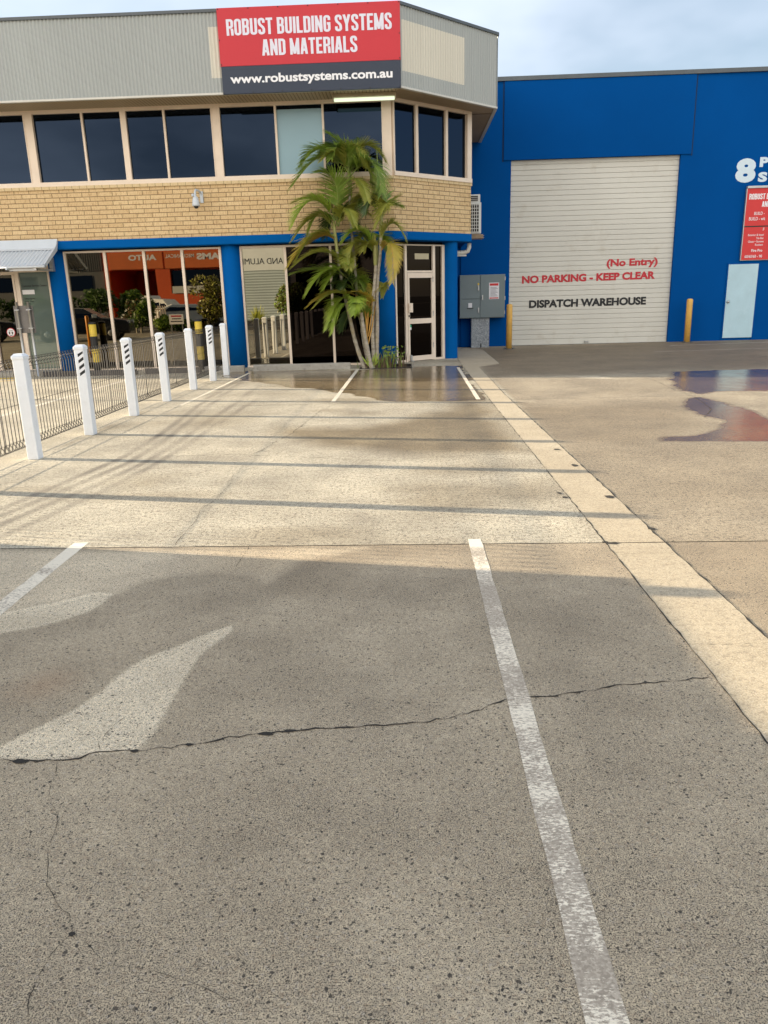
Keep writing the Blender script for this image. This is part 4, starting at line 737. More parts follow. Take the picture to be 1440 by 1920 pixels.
b = MB(); b.lathe([(0.012, 0.0), (0.035, 0.012), (0.042, 0.03), (0.03, 0.05), (0.005, 0.056)], n=14); b.v = [(9.405 + x, 23.515 - z, 1.115 + y) for x, y, z in b.v]; b.build('handle', M['alu'], sdoor, 0, ho)
b = MB(); WP = lambda s, d, z: (s, 23.549 - d, z)
for txt, x0, x1, z, ch in (('8', 9.295, 9.855, 4.37, 0.62), ('P', 9.945, 10.19, 4.76, 0.255), ('S', 9.935, 10.19, 4.37, 0.255)):
    b = MB(); put_text(b, txt, x0, x1, z, ch, WP, 0, 0.055); wp(b, 'lettering', M['pale_blue_ink'])

WS = thing('wall_sign', 'red two-part company sign hanging on the blue warehouse wall above the pale side door', 'sign', (10.5, 23.5, 2.27)); wso = WS.location
b = MB(); b.box(9.65, 11.40, 23.475, 23.51, 3.20, 4.20); b.build('red_panel', M['sign_red2'], WS, 0, wso)
b = MB(); b.box(9.652, 11.40, 23.475, 23.51, 2.275, 3.165); b.build('red_panel', M['sign_red2'], WS, 0, wso)
b = MB(); b.box(9.63, 11.42, 23.505, 23.548, 2.26, 4.205); b.box(9.635, 11.415, 23.44, 23.545, 4.203, 4.262); b.box(9.628, 9.648, 23.47, 23.505, 2.26, 4.203); b.build('frame', M['alu'], WS, 0, wso)
b = MB(); b.box(9.652, 11.40, 23.48, 23.504, 3.166, 3.199); b.build('panel_gap', M['black'], WS, 0, wso)
QP = lambda s, d, z: (s, 23.4745 - d, z)
for txt, x0, x1, z, ch in (('ROBUST BUILDING SYSTEMS', 9.715, 11.30, 3.905, 0.150), ('AND MATERIALS', 10.09, 11.0, 3.70, 0.150)):
    b = MB(); poster(b, txt, x0, x1, z, ch, QP); b.build('lettering', M['white_flat'], WS, 0, wso)
for txt, x0, x1, z, ch in (('BUILD -', 9.90, 10.19, 3.49, 0.082), ('BUILD - wit', 9.765, 10.22, 3.345, 0.088), ('F', 10.19, 10.23, 3.06, 0.078), ('Exterior & Interi', 9.785, 10.23, 2.925, 0.055), ('Tile Bac', 10.02, 10.23, 2.835, 0.055), ('Glues \u2022 Screws', 9.80, 10.24, 2.745, 0.055), ('Rockwo', 10.01, 10.23, 2.655, 0.055), ('Fire Pro', 9.92, 10.23, 2.49, 0.075), ('60/60/60 - 90', 9.745, 10.24, 2.33, 0.075)):
    b = MB(); put_text(b, txt, x0, x1, z, ch, QP, 0, 0.014 if txt.startswith('Fire') else 0.004); b.build('lettering', M['white_flat'], WS, 0, wso)

EC = thing('electrical_cabinet', 'grey-green steel electrical cabinet on a speckled pedestal between the office and the roller door', 'cabinet', (2.15, 23.2, 0)); eo = EC.location
b = MB(); b.box(1.495, 2.815, 23.12, 23.548, 0.85, 2.07); b.build('body', M['cab'], EC, 0.008, eo)
for x0, x1, z0, z1, hx, hz in ((1.505, 2.085, 1.405, 2.055, 2.04, 1.70), (1.505, 2.085, 0.865, 1.39, 2.045, 1.08), (2.10, 2.805, 0.865, 2.06, 2.16, 1.43)):
    b = MB(); b.box(x0, x1, 23.095, 23.119, z0, z1); d = b.build('door', M['cab'], EC, 0.006, eo)
    b = MB(); b.box(hx - 0.014, hx + 0.014, 23.06, 23.095, hz - 0.055, hz + 0.055); b.box(hx - 0.02, hx + 0.02, 23.085, 23.095, hz - 0.07, hz + 0.07); b.build('handle', M['alu'], d, 0.003, eo)
    if z0 > 1.3:
        b = MB(); b.box(hx - 0.02, hx + 0.025, 23.0925, 23.0945, hz + 0.08, hz + 0.14); b.build('label', M['safety_yellow'], d, 0, eo)
    elif hx < 2.1:
        b = MB(); b.box(1.75, 1.86, 23.092, 23.0945, 1.155, 1.285); b.build('notice', M['paper'], d, 0, eo)
        b = MB(); b.box(1.715, 1.895, 23.075, 23.0945, 1.125, 1.145); b.build('ledge', M['black'], d, 0, eo)
    else:
        b = MB(); b.box(2.35, 2.64, 23.092, 23.0945, 1.38, 1.84); b.box(2.37, 2.62, 23.0905, 23.092, 1.755, 1.82, 1); b.box(2.37, 2.62, 23.0905, 23.092, 1.395, 1.425, 1)
        for k in range(8): b.box(2.39, 2.60 - 0.03 * (k % 3), 23.0905, 23.092, 1.46 + 0.034 * k, 1.472 + 0.034 * k, 2)
        b.build('notice', [M['paper'], M['sign_red2'], paint('grey_print', (0.25, 0.25, 0.28), 0.7, 0.1, 8, 40, 0)], d, 0, eo)
for z in (1.0, 1.4, 1.95):
    b = MB(); b.box(2.80, 2.822, 23.085, 23.11, z - 0.05, z + 0.05); b.build('hinge', M['alu'], EC, 0, eo)
b = MB(); b.box(1.85, 2.375, 23.17, 23.545, 0, 0.85); b.build('pedestal', M['speckle'], EC, 0, eo)
b = MB(); b.tube([(2.13, 23.15, 0), (2.13, 23.15, 0.13)], 0.014, 6); b.build('earth_stake', M['black'], EC, 0, eo)

# mustard bollards at the roller door
YB = thing('safety_bollard', 'mustard steel bollard at the cabinet end of the roller door', 'bollard', (2.85, 22.3, 0), 'mustard bollards guarding the roller door')
b = MB(); b.lathe([(0.085, 0.012), (0.085, 1.20), (0.078, 1.225), (0.03, 1.24)], n=20); b.build('post', M['yellow'], YB)
b = MB(); b.lathe([(0.17, 0.0), (0.17, 0.012)], n=20)
for k in range(4): b.lathe([(0.02, 0.012), (0.02, 0.035)], (0.13 * math.cos(k * math.pi / 2 + .8), 0.13 * math.sin(k * math.pi / 2 + .8), 0), 6)
b.build('base_plate', M['trim_dark'], YB)
c = copy_tree(YB); c.location = (8.17, 23.15, 0); c['label'] = 'mustard steel bollard between the roller door and the pale blue side door'

# ---------------------------------------------------------------- white posts and mesh fence
BOL = [16.50, 15.34, 13.88, 12.28, 10.74, 9.19, 7.74, 6.33, 4.88, 3.42, 1.97, 0.50]
def post(striped):
    p = thing('white_post', 'x', 'bollard', (0, 0, 0), 'white posts along the mesh fence')
    b = MB(); b.box(-0.058, 0.058, -0.058, 0.058, 0, 1.045); b.build('shaft', M['white'], p, 0.006)
    b = MB(); b.box(-0.064, 0.064, -0.064, 0.064, 1.03, 1.062); q = 0.040
    b.face([(-.064, -.064, 1.062), (.064, -.064, 1.062), (q, -q, 1.088), (-q, -q, 1.088)]); b.face([(.064, -.064, 1.062), (.064, .064, 1.062), (q, q, 1.088), (q, -q, 1.088)]); b.face([(.064, .064, 1.062), (-.064, .064, 1.062), (-q, q, 1.088), (q, q, 1.088)]); b.face([(-.064, .064, 1.062), (-.064, -.064, 1.062), (-q, -q, 1.088), (-q, q, 1.088)]); b.face([(-q, -q, 1.088), (q, -q, 1.088), (q, q, 1.088), (-q, q, 1.088)])
    b.build('cap', M['white'], p, 0.006)
    if striped:
        b = MB(); x0, x1, z0, z1 = -0.016, 0.050, 0.72, 1.015; y = -0.0592
        b.face([(x0, y, z0), (x1, y, z0), (x1, y, z1), (x0, y, z1)], 1)
        for k in range(4):
            a = z0 + 0.0 + k * 0.075; w, s = 0.036, 0.045
            b.face([(x0, y - .0006, min(z1, a)), (x1, y - .0006, min(z1, a + s)), (x1, y - .0006, min(z1, a + s + w)), (x0, y - .0006, min(z1, a + w))], 0)
        b.build('striped_sticker', [M['black_ink'], M['white_flat']], p)
    return p
ps, pp = post(True), post(False)
lab = {0: 'white post farthest along the row, standing in the wet by the blue column', 1: 'white post with striped sticker, second farthest, just before the wet patch', 2: 'plain white post between the two striped ones near the far end', 3: 'white post with striped sticker, fourth from the near end of the row in view', 4: 'white post with striped sticker, third nearest in view', 5: 'white post with striped sticker, second nearest in view',
       6: 'plain white post nearest the camera in view'}
used = set()
for i, y in enumerate(BOL):
    src = ps if i in (1, 3, 4, 5, 8, 9) else pp
    o = src if src.name not in used else copy_tree(src); used.add(src.name)
    o.location = (-3.955, y, 0); o.rotation_euler = (random.uniform(-.008, .008), random.uniform(-.008, .008), random.uniform(-.03, .03)); o['label'] = lab.get(i, 'white post further along the fence, mirrored in the shop window'); 
    if i == 2: o.rotation_euler.z = 0.06
    if i > 6: o['group'] = 'white posts mirrored in the window'
FX = -4.27
FN = thing('mesh_fence', 'dark wire mesh fence with rolled top and bottom edges running beside the white posts', 'fence', (FX, 7, 0)); fo = FN.location
def wire(b, pts, r=0.0048): b.tube(pts, r, 4, 0, False, False)
edges = [17.35] + [y + 0.02 for y in BOL[1:]] + [-0.95]
for a, c in zip(edges[:-1], edges[1:]):
    b = MB(); y = a - 0.01
    while y > c + 0.005:
        wire(b, [(FX, y, 0.935), (FX + 0.055, y, 0.985), (FX - 0.03, y + 0.004, 1.0), (FX, y, 0.90), (FX, y, 0.13), (FX + 0.05, y, 0.065), (FX - 0.025, y, 0.05), (FX, y + 0.003, 0.15)]); y -= 0.075
    for x, z in ((FX + 0.003, 0.905), (FX + 0.055, 0.985), (FX - 0.03, 1.0), (FX + 0.004, 0.52), (FX + 0.004, 0.135), (FX + 0.05, 0.065), (FX - 0.025, 0.05)): wire(b, [(x, a, z), (x, c, z)], 0.0024)
    b.build('mesh_panel', M['wire'], FN, 0, fo)
BP = thing('charcoal_board', 'long charcoal board fixed to the white posts, mirrored in the shop window', 'board', (-3.88, 2.5, 0)); bo = BP.location
b = MB(); b.box(-3.892, -3.872, 0.4, 5.04, 0.09, 1.0); b.build('board', M['banner'], BP, 0.004, bo)
b = MB()
for y in BOL[8:]: b.box(-3.872, -3.866, y - 0.03, y + 0.03, 0.2, 0.24); b.box(-3.872, -3.866, y - 0.03, y + 0.03, 0.85, 0.89)
b.build('fixing_plate', M['alu'], BP, 0, bo)

# wheel stops
def stop(x0, x1, y, h, m, label, grp='wheel stops in front of the shop windows'):
    b = MB(); n = max(2, int((x1 - x0) / 0.25)); xs = [x0 + (x1 - x0) * i / n for i in range(n + 1)]
    rings = [[b.p(x, y + d + random.uniform(-.003, .003), z + random.uniform(-.002, .002) * (z > 0)) for d, z in ((0.0, 0), (0.012, h - 0.02), (0.03, h), (0.12, h), (0.138, h - 0.02), (0.15, 0))] for x in xs]
    for a, c in zip(rings[:-1], rings[1:]):
        for k in range(5): b.idx((a[k], c[k], c[k + 1], a[k + 1]))
    b.idx(rings[0][::-1]); b.idx(rings[-1]); return tag(b.build('wheel_stop', M[m]), label, 'wheel stop', grp)
stop(-3.52, -1.33, 17.24, 0.135, 'stop_conc', 'long stained concrete wheel stop in front of the window left of the palm')
stop(-4.62, -3.73, 17.22, 0.13, 'stop_conc', 'short pale concrete wheel stop beside the farthest white post')
stop(-8.28, -6.14, 17.05, 0.115, 'stop_grey', 'dark rubber wheel stop behind the fence nearest the side entrance')
stop(-5.98, -4.72, 17.18, 0.115, 'stop_grey', 'dark rubber wheel stop behind the fence next to the banded bollard')
# banded bollards against the shopfront
for i, (x, lab_) in enumerate(((-7.40, 'yellow and black banded bollard beside the slim orange reflection in the first window'), (-4.90, 'yellow and black banded bollard behind the far white posts'))):
    o = thing('banded_bollard', lab_, 'bollard', (x, 18.06, 0), 'banded bollards guarding the shop windows')
    b = MB(); r = 0.083; b.lathe([(r, 0), (r, 0.22), (r, 0.23), (r, 0.53), (r, 0.535), (r, 0.82), (r, 0.825), (r, 1.10)], n=20, mis=[0, 0, 1, 1, 0, 0, 1]); b.build('shaft', [M['black'], M['safety_yellow']], o)
    b = MB(); b.lathe([(r + 0.002, 1.10), (r + 0.004, 1.12), (r - 0.01, 1.145), (0.02, 1.155)], n=20); b.build('cap', M['black'], o)
o = thing('orange_post', 'slim orange steel post mirrored in the first shop window', 'bollard', (-9.64, 13.5, 0)); b = MB(); b.lathe([(0.055, 0), (0.055, 1.20), (0.05, 1.22), (0.01, 1.23)], n=16); b.build('shaft', M['orange_paint'], o)
b = MB(); b.lathe([(0.11, 0), (0.11, 0.012)], n=16); b.build('base_plate', M['trim_dark'], o)
SPT = thing('sign_post', 'back of a small grey sign on two galvanised posts in front of the side entrance', 'sign', (-8.6, 17.3, 0))
b = MB(); b.box(-8.835, -8.395, 17.325, 17.34, 0.965, 1.56); b.build('sign_panel', M['panel_back'], SPT, 0.004, SPT.location)
for x in (-8.735, -8.47):
    b = MB(); b.tube([(x, 17.285, 0), (x, 17.285, 1.64)], 0.028, 12); b.build('post', M['alu'], SPT, 0, SPT.location)
    for z in (1.07, 1.47):
        b = MB(); b.box(x - 0.05, x + 0.05, 17.252, 17.324, z - 0.012, z + 0.012); b.build('clamp', M['alu'], SPT, 0, SPT.location)

# ---------------------------------------------------------------- palm
def leaf_mat(name, a, b_, tip):
    t = NT(name); n = t.noise(6, 3, 0.6); u = t.sep(t.uv())
    c = t.mix(t.rng(n, 0.3, 0.7), a, b_); c = t.mix(t.rng(u[1], 0.78, 1.0, 0, 0.7), c, tip)
    t.set(color=c, rough=0.42)
    tr = t.n('ShaderNodeBsdfTranslucent'); t.l(c, tr.inputs['Color']); ms = t.n('ShaderNodeMixShader'); ms.inputs[0].default_value = 0.35
    t.l(t.b.outputs[0], ms.inputs[1]); t.l(tr.outputs[0], ms.inputs[2]); t.l(ms.outputs[0], t.out.inputs[0]); return t.m
LM = [leaf_mat('palm_leaf_green', (0.15, 0.25, 0.04), (0.27, 0.38, 0.06), (0.48, 0.40, 0.09)), leaf_mat('palm_leaf_olive', (0.28, 0.31, 0.05), (0.42, 0.42, 0.08), (0.56, 0.42, 0.10)), leaf_mat('palm_leaf_dark', (0.05, 0.10, 0.03), (0.09, 0.15, 0.035), (0.10, 0.11, 0.035)),
      leaf_mat('palm_leaf_bright', (0.27, 0.41, 0.05), (0.42, 0.54, 0.08), (0.56, 0.52, 0.11)), leaf_mat('palm_leaf_yellowing', (0.46, 0.40, 0.06), (0.60, 0.45, 0.08), (0.64, 0.42, 0.09))]
RM = [paint('palm_rachis_green', (0.20, 0.26, 0.05), 0.5, 0.2, 9, 40, 0.05), paint('palm_rachis_orange', (0.50, 0.27, 0.05), 0.5, 0.2, 9, 40, 0.05)]
def bark():
    t = NT('ringed_palm_bark'); P = t.objc(); z = t.sep(P)[2]; n = t.noise(11, 4, 0.7, P)
    r = t.math('FRACT', t.math('ADD', t.math('MULTIPLY', z, 8.0), t.math('MULTIPLY', n, 1.6)))
    c = t.mix(t.rng(n, 0.3, 0.7), (0.25, 0.215, 0.165), (0.46, 0.42, 0.35)); c = t.mix(t.rng(r, 0.0, 0.18, 0.5, 0), c, (0.12, 0.09, 0.065))
    c = t.mix(t.rng(t.noise(4, 3, 0.6, P), 0.55, 0.7, 0, 0.4), c, (0.42, 0.30, 0.10))
    t.set(color=c, rough=0.85); t.bump(t.math('ADD', t.rng(r, 0, 0.2), t.math('MULTIPLY', n, 0.5)), 0.7, 0.01); return t.m
M['bark'] = bark(); M['crownshaft'] = paint('palm_crownshaft', (0.30, 0.30, 0.10), 0.45, 0.2, 7, 30, 0.05)
PT = thing('palm', 'clump of slender multi-stemmed palms with arching feathery fronds against the shopfront', 'palm', (-0.9, 17.35, 0)); po = PT.location
for pts, r0, r1 in TRUNKS:
    b = MB(); n = len(pts)
    P = [Vector(q) for q in pts]; P[0].z = -0.02; F = []
    for i in range(n - 1):
        for k in range(4):
            u = k / 4; p0, p1, p2, p3 = P[max(0, i - 1)], P[i], P[i + 1], P[min(n - 1, i + 2)]
            F.append(0.5 * ((2 * p1) + (p2 - p0) * u + (2 * p0 - 5 * p1 + 4 * p2 - p3) * u * u + (3 * p1 - p0 - 3 * p2 + p3) * u ** 3))
    F.append(P[-1]); N = len(F)
    b.tube(F, [(r0 + (r1 - r0) * i / N) * (1.25 if i == 0 else 1 + 0.05 * math.sin(i * 2.1)) * 0.8 for i in range(N)], 10)
    tr = b.build('trunk', M['bark'], PT, 0, po)
    if P[-1].z > 1.6:
        b = MB(); q = [P[-1] + (P[-1] - P[-2]).normalized() * d for d in (-0.30, -0.05, 0.15, 0.32)]; b.tube(q, [r1 * 0.95, r1 * 1.15, r1 * 0.95, r1 * 0.5], 10); b.build('crownshaft', M['crownshaft'], PT, 0, po)
def frond(B, Q, T, tone, sc, seed):
    rg = random.Random(seed); B, Q, T = Vector(B), Vector(Q), Vector(T)
    C = 2 * Q - 0.5 * (B + T)                         # quadratic through the three points
    pt = lambda u: (1 - u) ** 2 * B + 2 * u * (1 - u) * C + u * u * T
    tg = lambda u: (2 * (1 - u) * (C - B) + 2 * u * (T - C)).normalized()
    b = MB(); N = 14; Lr = sum((pt((i + 1) / N) - pt(i / N)).length for i in range(N))
    b.tube([pt(i / N) for i in range(N + 1)], [0.013 * (1 - 0.85 * i / N) for i in range(N + 1)], 5, 1)
    side0 = (T - B).cross(Vector((0, 0, 1))); side0 = side0.normalized() if side0.length > 0.05 else Vector((1, 0, 0))
    nl = int(50 + 26 * Lr); start = 0.12 if tone != 4 else 0.10
    wind = Vector((-0.10, -0.05, 0))
    for i in range(nl):
        u = start + (0.985 - start) * (i + rg.uniform(-.25, .25)) / nl
        if u >= 0.99: u = 0.99
        p, t_ = pt(u), tg(u); s0 = t_.cross(Vector((0, 0, 1))); s0 = s0.normalized() if s0.length > 0.15 else side0
        if s0.dot(side0) < 0: s0 = -s0
        up = s0.cross(t_).normalized()
        for sgn in (-1, 1):
            ll = sc * 0.47 * (0.45 + 0.55 * math.sin(math.pi * min(1, u * 0.9 + 0.15))) * rg.uniform(0.82, 1.12) * min(1.15, 0.55 + 0.4 * Lr)
            fwd = 0.55 + 0.5 * u; d = (s0 * sgn * 0.85 + t_ * fwd + up * rg.uniform(0.10, 0.42)).normalized()
            w = 0.0105 * rg.uniform(0.8, 1.2) * (1.1 - 0.45 * u); wn_ = d.cross(up).normalized() if d.cross(up).length > 1e-3 else s0
            wn_ = (wn_ + up * sgn * 0.35 + Vector((rg.uniform(-.2, .2), rg.uniform(-.2, .2), rg.uniform(-.2, .2)))).normalized()
            dr = rg.uniform(0.55, 1.0); prev = None; pos = p.copy(); dd = d.copy(); K_ = 4
            for k in range(K_ + 1):
                v = k / K_; ww = w * (0.55, 1.0, 0.95, 0.6, 0.06)[k]
                cur = (pos + wn_ * ww, pos - wn_ * ww)
                if prev: b.face([prev[1], cur[1], cur[0], prev[0]], 0, [(0, v0), (0, v), (1, v), (1, v0)], True)
                prev, v0 = cur, v; dd = (dd + Vector((0, 0, -0.15)) * dr + wind * 0.6).normalized(); pos = pos + dd * (ll / K_)
    return b.build('frond', [LM[tone], RM[1 if tone == 4 else 0]], PT, 0, po)
for k, ((B, Q, T), tone, sc) in enumerate(FRONDS): frond(B, Q, T, tone, sc, k)
rg = random.Random(31)
for B, Q, T in (((-1.42, 17.2, 2.25), (-1.85, 17.05, 2.5), (-2.45, 16.95, 2.2)), ((-1.38, 17.15, 2.0), (-1.75, 17.0, 2.1), (-2.2, 16.9, 1.6)), ((-1.3, 17.2, 1.5), (-1.6, 17.05, 1.65), (-2.05, 16.95, 1.35)), ((-1.3, 17.15, 1.4), (-1.5, 17.0, 1.3), (-1.65, 16.9, 0.8)), ((-1.55, 17.25, 2.8), (-1.95, 17.1, 2.85), (-2.4, 17.0, 2.3))):
    frond(B, Q, T, rg.choice((1, 3, 3)), 0.95, 500 + int(-B[2] * 40))      # lower fronds spilling out in front of the glass
rg = random.Random(11)
for (cx, cz), n, ln in (((-1.28, 4.25), 6, 0.9), ((-1.5, 3.05), 4, 0.75), ((-0.75, 2.55), 3, 0.6), ((-0.65, 3.3), 3, 0.65), ((-1.2, 1.75), 3, 0.6), ((-1.42, 1.95), 3, 0.75)):
    for k in range(n):          # the fronds round the back and sides of each crown
        a = 2 * math.pi * (k + rg.uniform(0, .6)) / n; l = ln * rg.uniform(0.75, 1.1); B = Vector((cx + rg.uniform(-.05, .05), 17.38, cz + rg.uniform(-.1, .1))); dx, dy = math.cos(a), 0.55 * math.sin(a)
        frond(B, B + Vector((dx * l * .5, dy * l * .5, l * rg.uniform(.25, .6))), B + Vector((dx * l, dy * l, l * rg.uniform(-.35, .3))), rg.choice((0, 1, 1, 2, 3)), rg.uniform(.75, 1.0), 100 + k + int(cx * 50))
for (x0, z0, x1, z1) in ((-0.97, 0.55, -0.86, 1.45), (-0.93, 0.6, -0.98, 1.5), (-0.9, 0.7, -0.78, 1.55), (-0.92, 0.5, -0.72, 1.35), (-0.95, 0.7, -0.9, 1.65)):
    b = MB(); b.tube([(x0, 17.28, z0), ((x0 + x1) / 2 + 0.015, 17.24, (z0 + z1) / 2), (x1, 17.2, z1)], [0.016, 0.012, 0.008], 6); b.build('leaf_stalk', RM[1], PT, 0, po)
b = MB(); b.lathe([(0.014, 0), (0.010, 0.9), (0.003, 1.25)], (-0.60, 17.3, 3.30), 6); b.build('spear_leaf', RM[0], PT, 0, po)
b = MB(); b.lathe([(0.013, 0), (0.009, 0.4), (0.003, 0.75)], (-1.17, 17.4, 3.55), 6); b.build('spear_leaf', RM[0], PT, 0, po)
# planting hole
b = MB(); b.face([(-1.12, 17.10, 0.003), (0.02, 17.17, 0.003), (0.02, 17.62, 0.003), (-0.1, 18.1, 0.003), (-1.0, 18.2, 0.003), (-1.12, 17.6, 0.003)]); tag(b.build('planting_soil', M['soil']), kind='structure')
b = MB(); b.box(-1.12, 0.05, 17.085, 17.105, 0, 0.012); b.box(0.03, 0.05, 17.105, 17.62, 0, 0.05); b.box(-0.42, 0.03, 17.6, 17.62, 0, 0.05); tag(b.build('bed_edging', M['crack']), kind='structure')
UP = thing('ground_plant', 'low tufted plant with dry stems at the foot of the palms', 'plant', (-0.6, 17.4, 0)); uo = UP.location
b = MB(); d = MB()
for k in range(190):
    x, y = random.gauss(-0.62, 0.20), random.gauss(17.35, 0.10); h = random.uniform(0.10, 0.36) * (1.2 if x > -0.6 else 0.9); a = random.uniform(-0.5, 0.5); mm = b if random.random() < 0.33 else d
    px = Vector((x, y, 0)); tp = px + Vector((math.sin(a) * h * 0.6, random.uniform(-.08, .08), h)); md = (px + tp) / 2 + Vector((0, 0, 0.03)); w = 0.007
    mm.face([px + Vector((-w, 0, 0)), px + Vector((w, 0, 0)), md + Vector((w, 0, 0)), md + Vector((-w, 0, 0))], 0, [(0, 0), (1, 0), (1, .5), (0, .5)]); mm.face([md + Vector((-w, 0, 0)), md + Vector((w, 0, 0)), tp], 0, [(0, .5), (1, .5), (.5, .9)])
for k in range(70):      # leafy tips
    x, y, z = random.gauss(-0.42, 0.14), random.gauss(17.38, 0.08), random.uniform(0.18, 0.45); a = random.uniform(0, 6.28); l = random.uniform(0.04, 0.09); v = Vector((math.cos(a) * l, random.uniform(-.03, .03), abs(math.sin(a)) * l)); n = Vector((-v.z, 0, v.x)) * 0.25; q = Vector((x, y, z))
    b.face([q, q + v * .5 + n, q + v, q + v * .5 - n], 0, [(0, 0), (1, .4), (.5, .7), (0, .4)])
b.build('foliage', LM[0], UP, 0, uo); d.build('dry_stems', paint('dry_stems', (0.10, 0.065, 0.035), 0.9, 0.3, 9, 40, 0), UP, 0, uo)
b = MB()
for k in range(9):
    x, y = -0.86 + random.gauss(0, 0.05), 17.2; a = random.uniform(-0.7, 0.7); h = random.uniform(0.2, 0.42); q = Vector((x, y, 0.02)); e = q + Vector((math.sin(a) * h, random.uniform(-.1, .05), math.cos(a) * h)); m_ = (q + e) / 2; w = 0.022
    b.face([q, m_ + Vector((w, 0, 0)), e, m_ - Vector((w, 0, 0))], 0, [(0, 0), (1, .4), (.5, .8), (0, .4)])
b.build('young_leaves', LM[3], UP, 0, uo)

# ---------------------------------------------------------------- the other side of the street, seen mirrored in the shop windows
M['orange_wall'] = paint('orange_wall_paint', (0.62, 0.085, 0.012), 0.6, 0.08, 0.6, 40, 0.05)
M['banner_orange'] = paint('orange_banner', (0.62, 0.14, 0.03), 0.6, 0.08, 1, 40, 0.05)
M['shed_grey'] = paint('grey_shed_sheet', (0.09, 0.095, 0.10), 0.6, 0.1, 1, 40, 0.05)
M['render_white'] = paint('white_render', (0.62, 0.63, 0.60), 0.7, 0.06, 0.8, 40, 0.05)
M['green_grey'] = paint('green_grey_roller', (0.36, 0.40, 0.38), 0.55, 0.06, 0.8, 40, 0.05)
def back_text(b, txt, xr, xl, z, cap, Y, mi=0, bold=0.0): put_text(b, txt, 0, xr - xl, z, cap, lambda s, d, zz_: (xr - s, Y + d, zz_), mi, bold)
OW = thing('workshop', 'orange workshop across the street with a dark doorway and banners, mirrored in the first windows', 'building', (-18.5, -24, 0)); w0 = OW.location
b = MB(); b.box(-23.4, -13.2, -34, -24.0, 4.0, 6.6); b.box(-18.3, -13.2, -34, -24.0, 0, 2.2); b.box(-19.4, -18.3, -34, -24, 0, 4.0); b.box(-13.6, -13.2, -34, -24, 2.2, 4.0); b.box(-23.4, -23.0, -34, -24, 0, 4.0); b.box(-23.0, -19.4, -34, -30, 0, 4.0); b.box(-18.3, -13.6, -34, -24.4, 2.2, 4.0)
b.build('wall', M['orange_wall'], OW, 0, w0)
b = MB()
for x0, x1 in ((-22.9, -18.75), (-18.6, -14.0)): b.box(x0, x1, -24.0, -23.95, 4.05, 5.25)
b.build('banner', M['banner_orange'], OW, 0, w0)
for txt, xr, xl, z, ch, bo_ in (('AUTO', -19.2, -21.4, 4.68, 0.40, 0.04), ('AMS', -14.3, -16.1, 4.62, 0.46, 0.05), ('MECHANICAL', -16.3, -18.5, 4.80, 0.26, 0.01)):
    b = MB(); back_text(b, txt, xr, xl, z, ch, -23.95, 0, bo_); b.build('lettering', M['white_flat'], OW, 0, w0)
b = MB(); b.box(-18.3, -13.6, -24.4, -24.36, 2.75, 3.9); b.build('window', M['glass_up'], OW, 0, w0)
b = MB(); b.box(-18.2, -13.6, -24.0, -23.93, 2.2, 2.72); b.build('spandrel', M['render_white'], OW, 0, w0)
b = MB(); b.box(-23.5, -13.1, -34, -23.8, 6.6, 6.75); b.build('roof', M['shed_grey'], OW, 0, w0)
GS = thing('shed', 'grey shed with a ribbed upper wall beside the orange workshop, mirrored in the first window', 'building', (-28, -24, 0)); w0 = GS.location
b = MB(); b.box(-34, -23.5, -34, -24.2, 0, 6.0); b.build('wall', M['shed_grey'], GS, 0, w0)
b = MB()
for k in range(60): b.box(-34 + k * 0.175, -33.92 + k * 0.175, -24.2, -24.15, 4.0, 6.0)
b.build('ribbed_cladding', M['shed_grey'], GS, 0, w0)
b = MB(); b.box(-27.0, -24.5, -24.2, -24.16, 2.6, 3.7); b.box(-32, -29, -24.2, -24.16, 2.6, 3.7); b.build('window', M['glass_up'], GS, 0, w0)
WB = thing('showroom', 'white showroom across the street with lettering and a green-grey roller door, mirrored beside the palm', 'building', (-7, -24, 0)); w0 = WB.location
b = MB(); b.box(-12.9, 4, -36, -24.0, 0, 6.4); b.build('wall', M['render_white'], WB, 0, w0)
b = MB(); g_ = []
for k in range(38): g_.append([b.p(x, -23.97 + (0.03 if k % 2 else 0), k * 0.1) for x in (-12.6, -9.2)])
for r0_, r1_ in zip(g_[:-1], g_[1:]): b.idx((r0_[1], r0_[0], r1_[0], r1_[1]))
b.build('roller_door', M['green_grey'], WB, 0, w0)
for txt, xr, xl in (('AND ALUMI', -9.5, -12.6), ('OPAL', -6.4, -8.2)):
    b = MB(); back_text(b, txt, xr, xl, 4.15, 0.42, -24.0); b.build('lettering', M['black_ink'], WB, 0, w0)
b = MB(); b.box(-8.6, -4.0, -24.0, -23.96, 0.4, 3.6); b.box(-2.5, 2.5, -24.0, -23.96, 0.4, 3.6); b.build('window', M['glass_up'], WB, 0, w0)

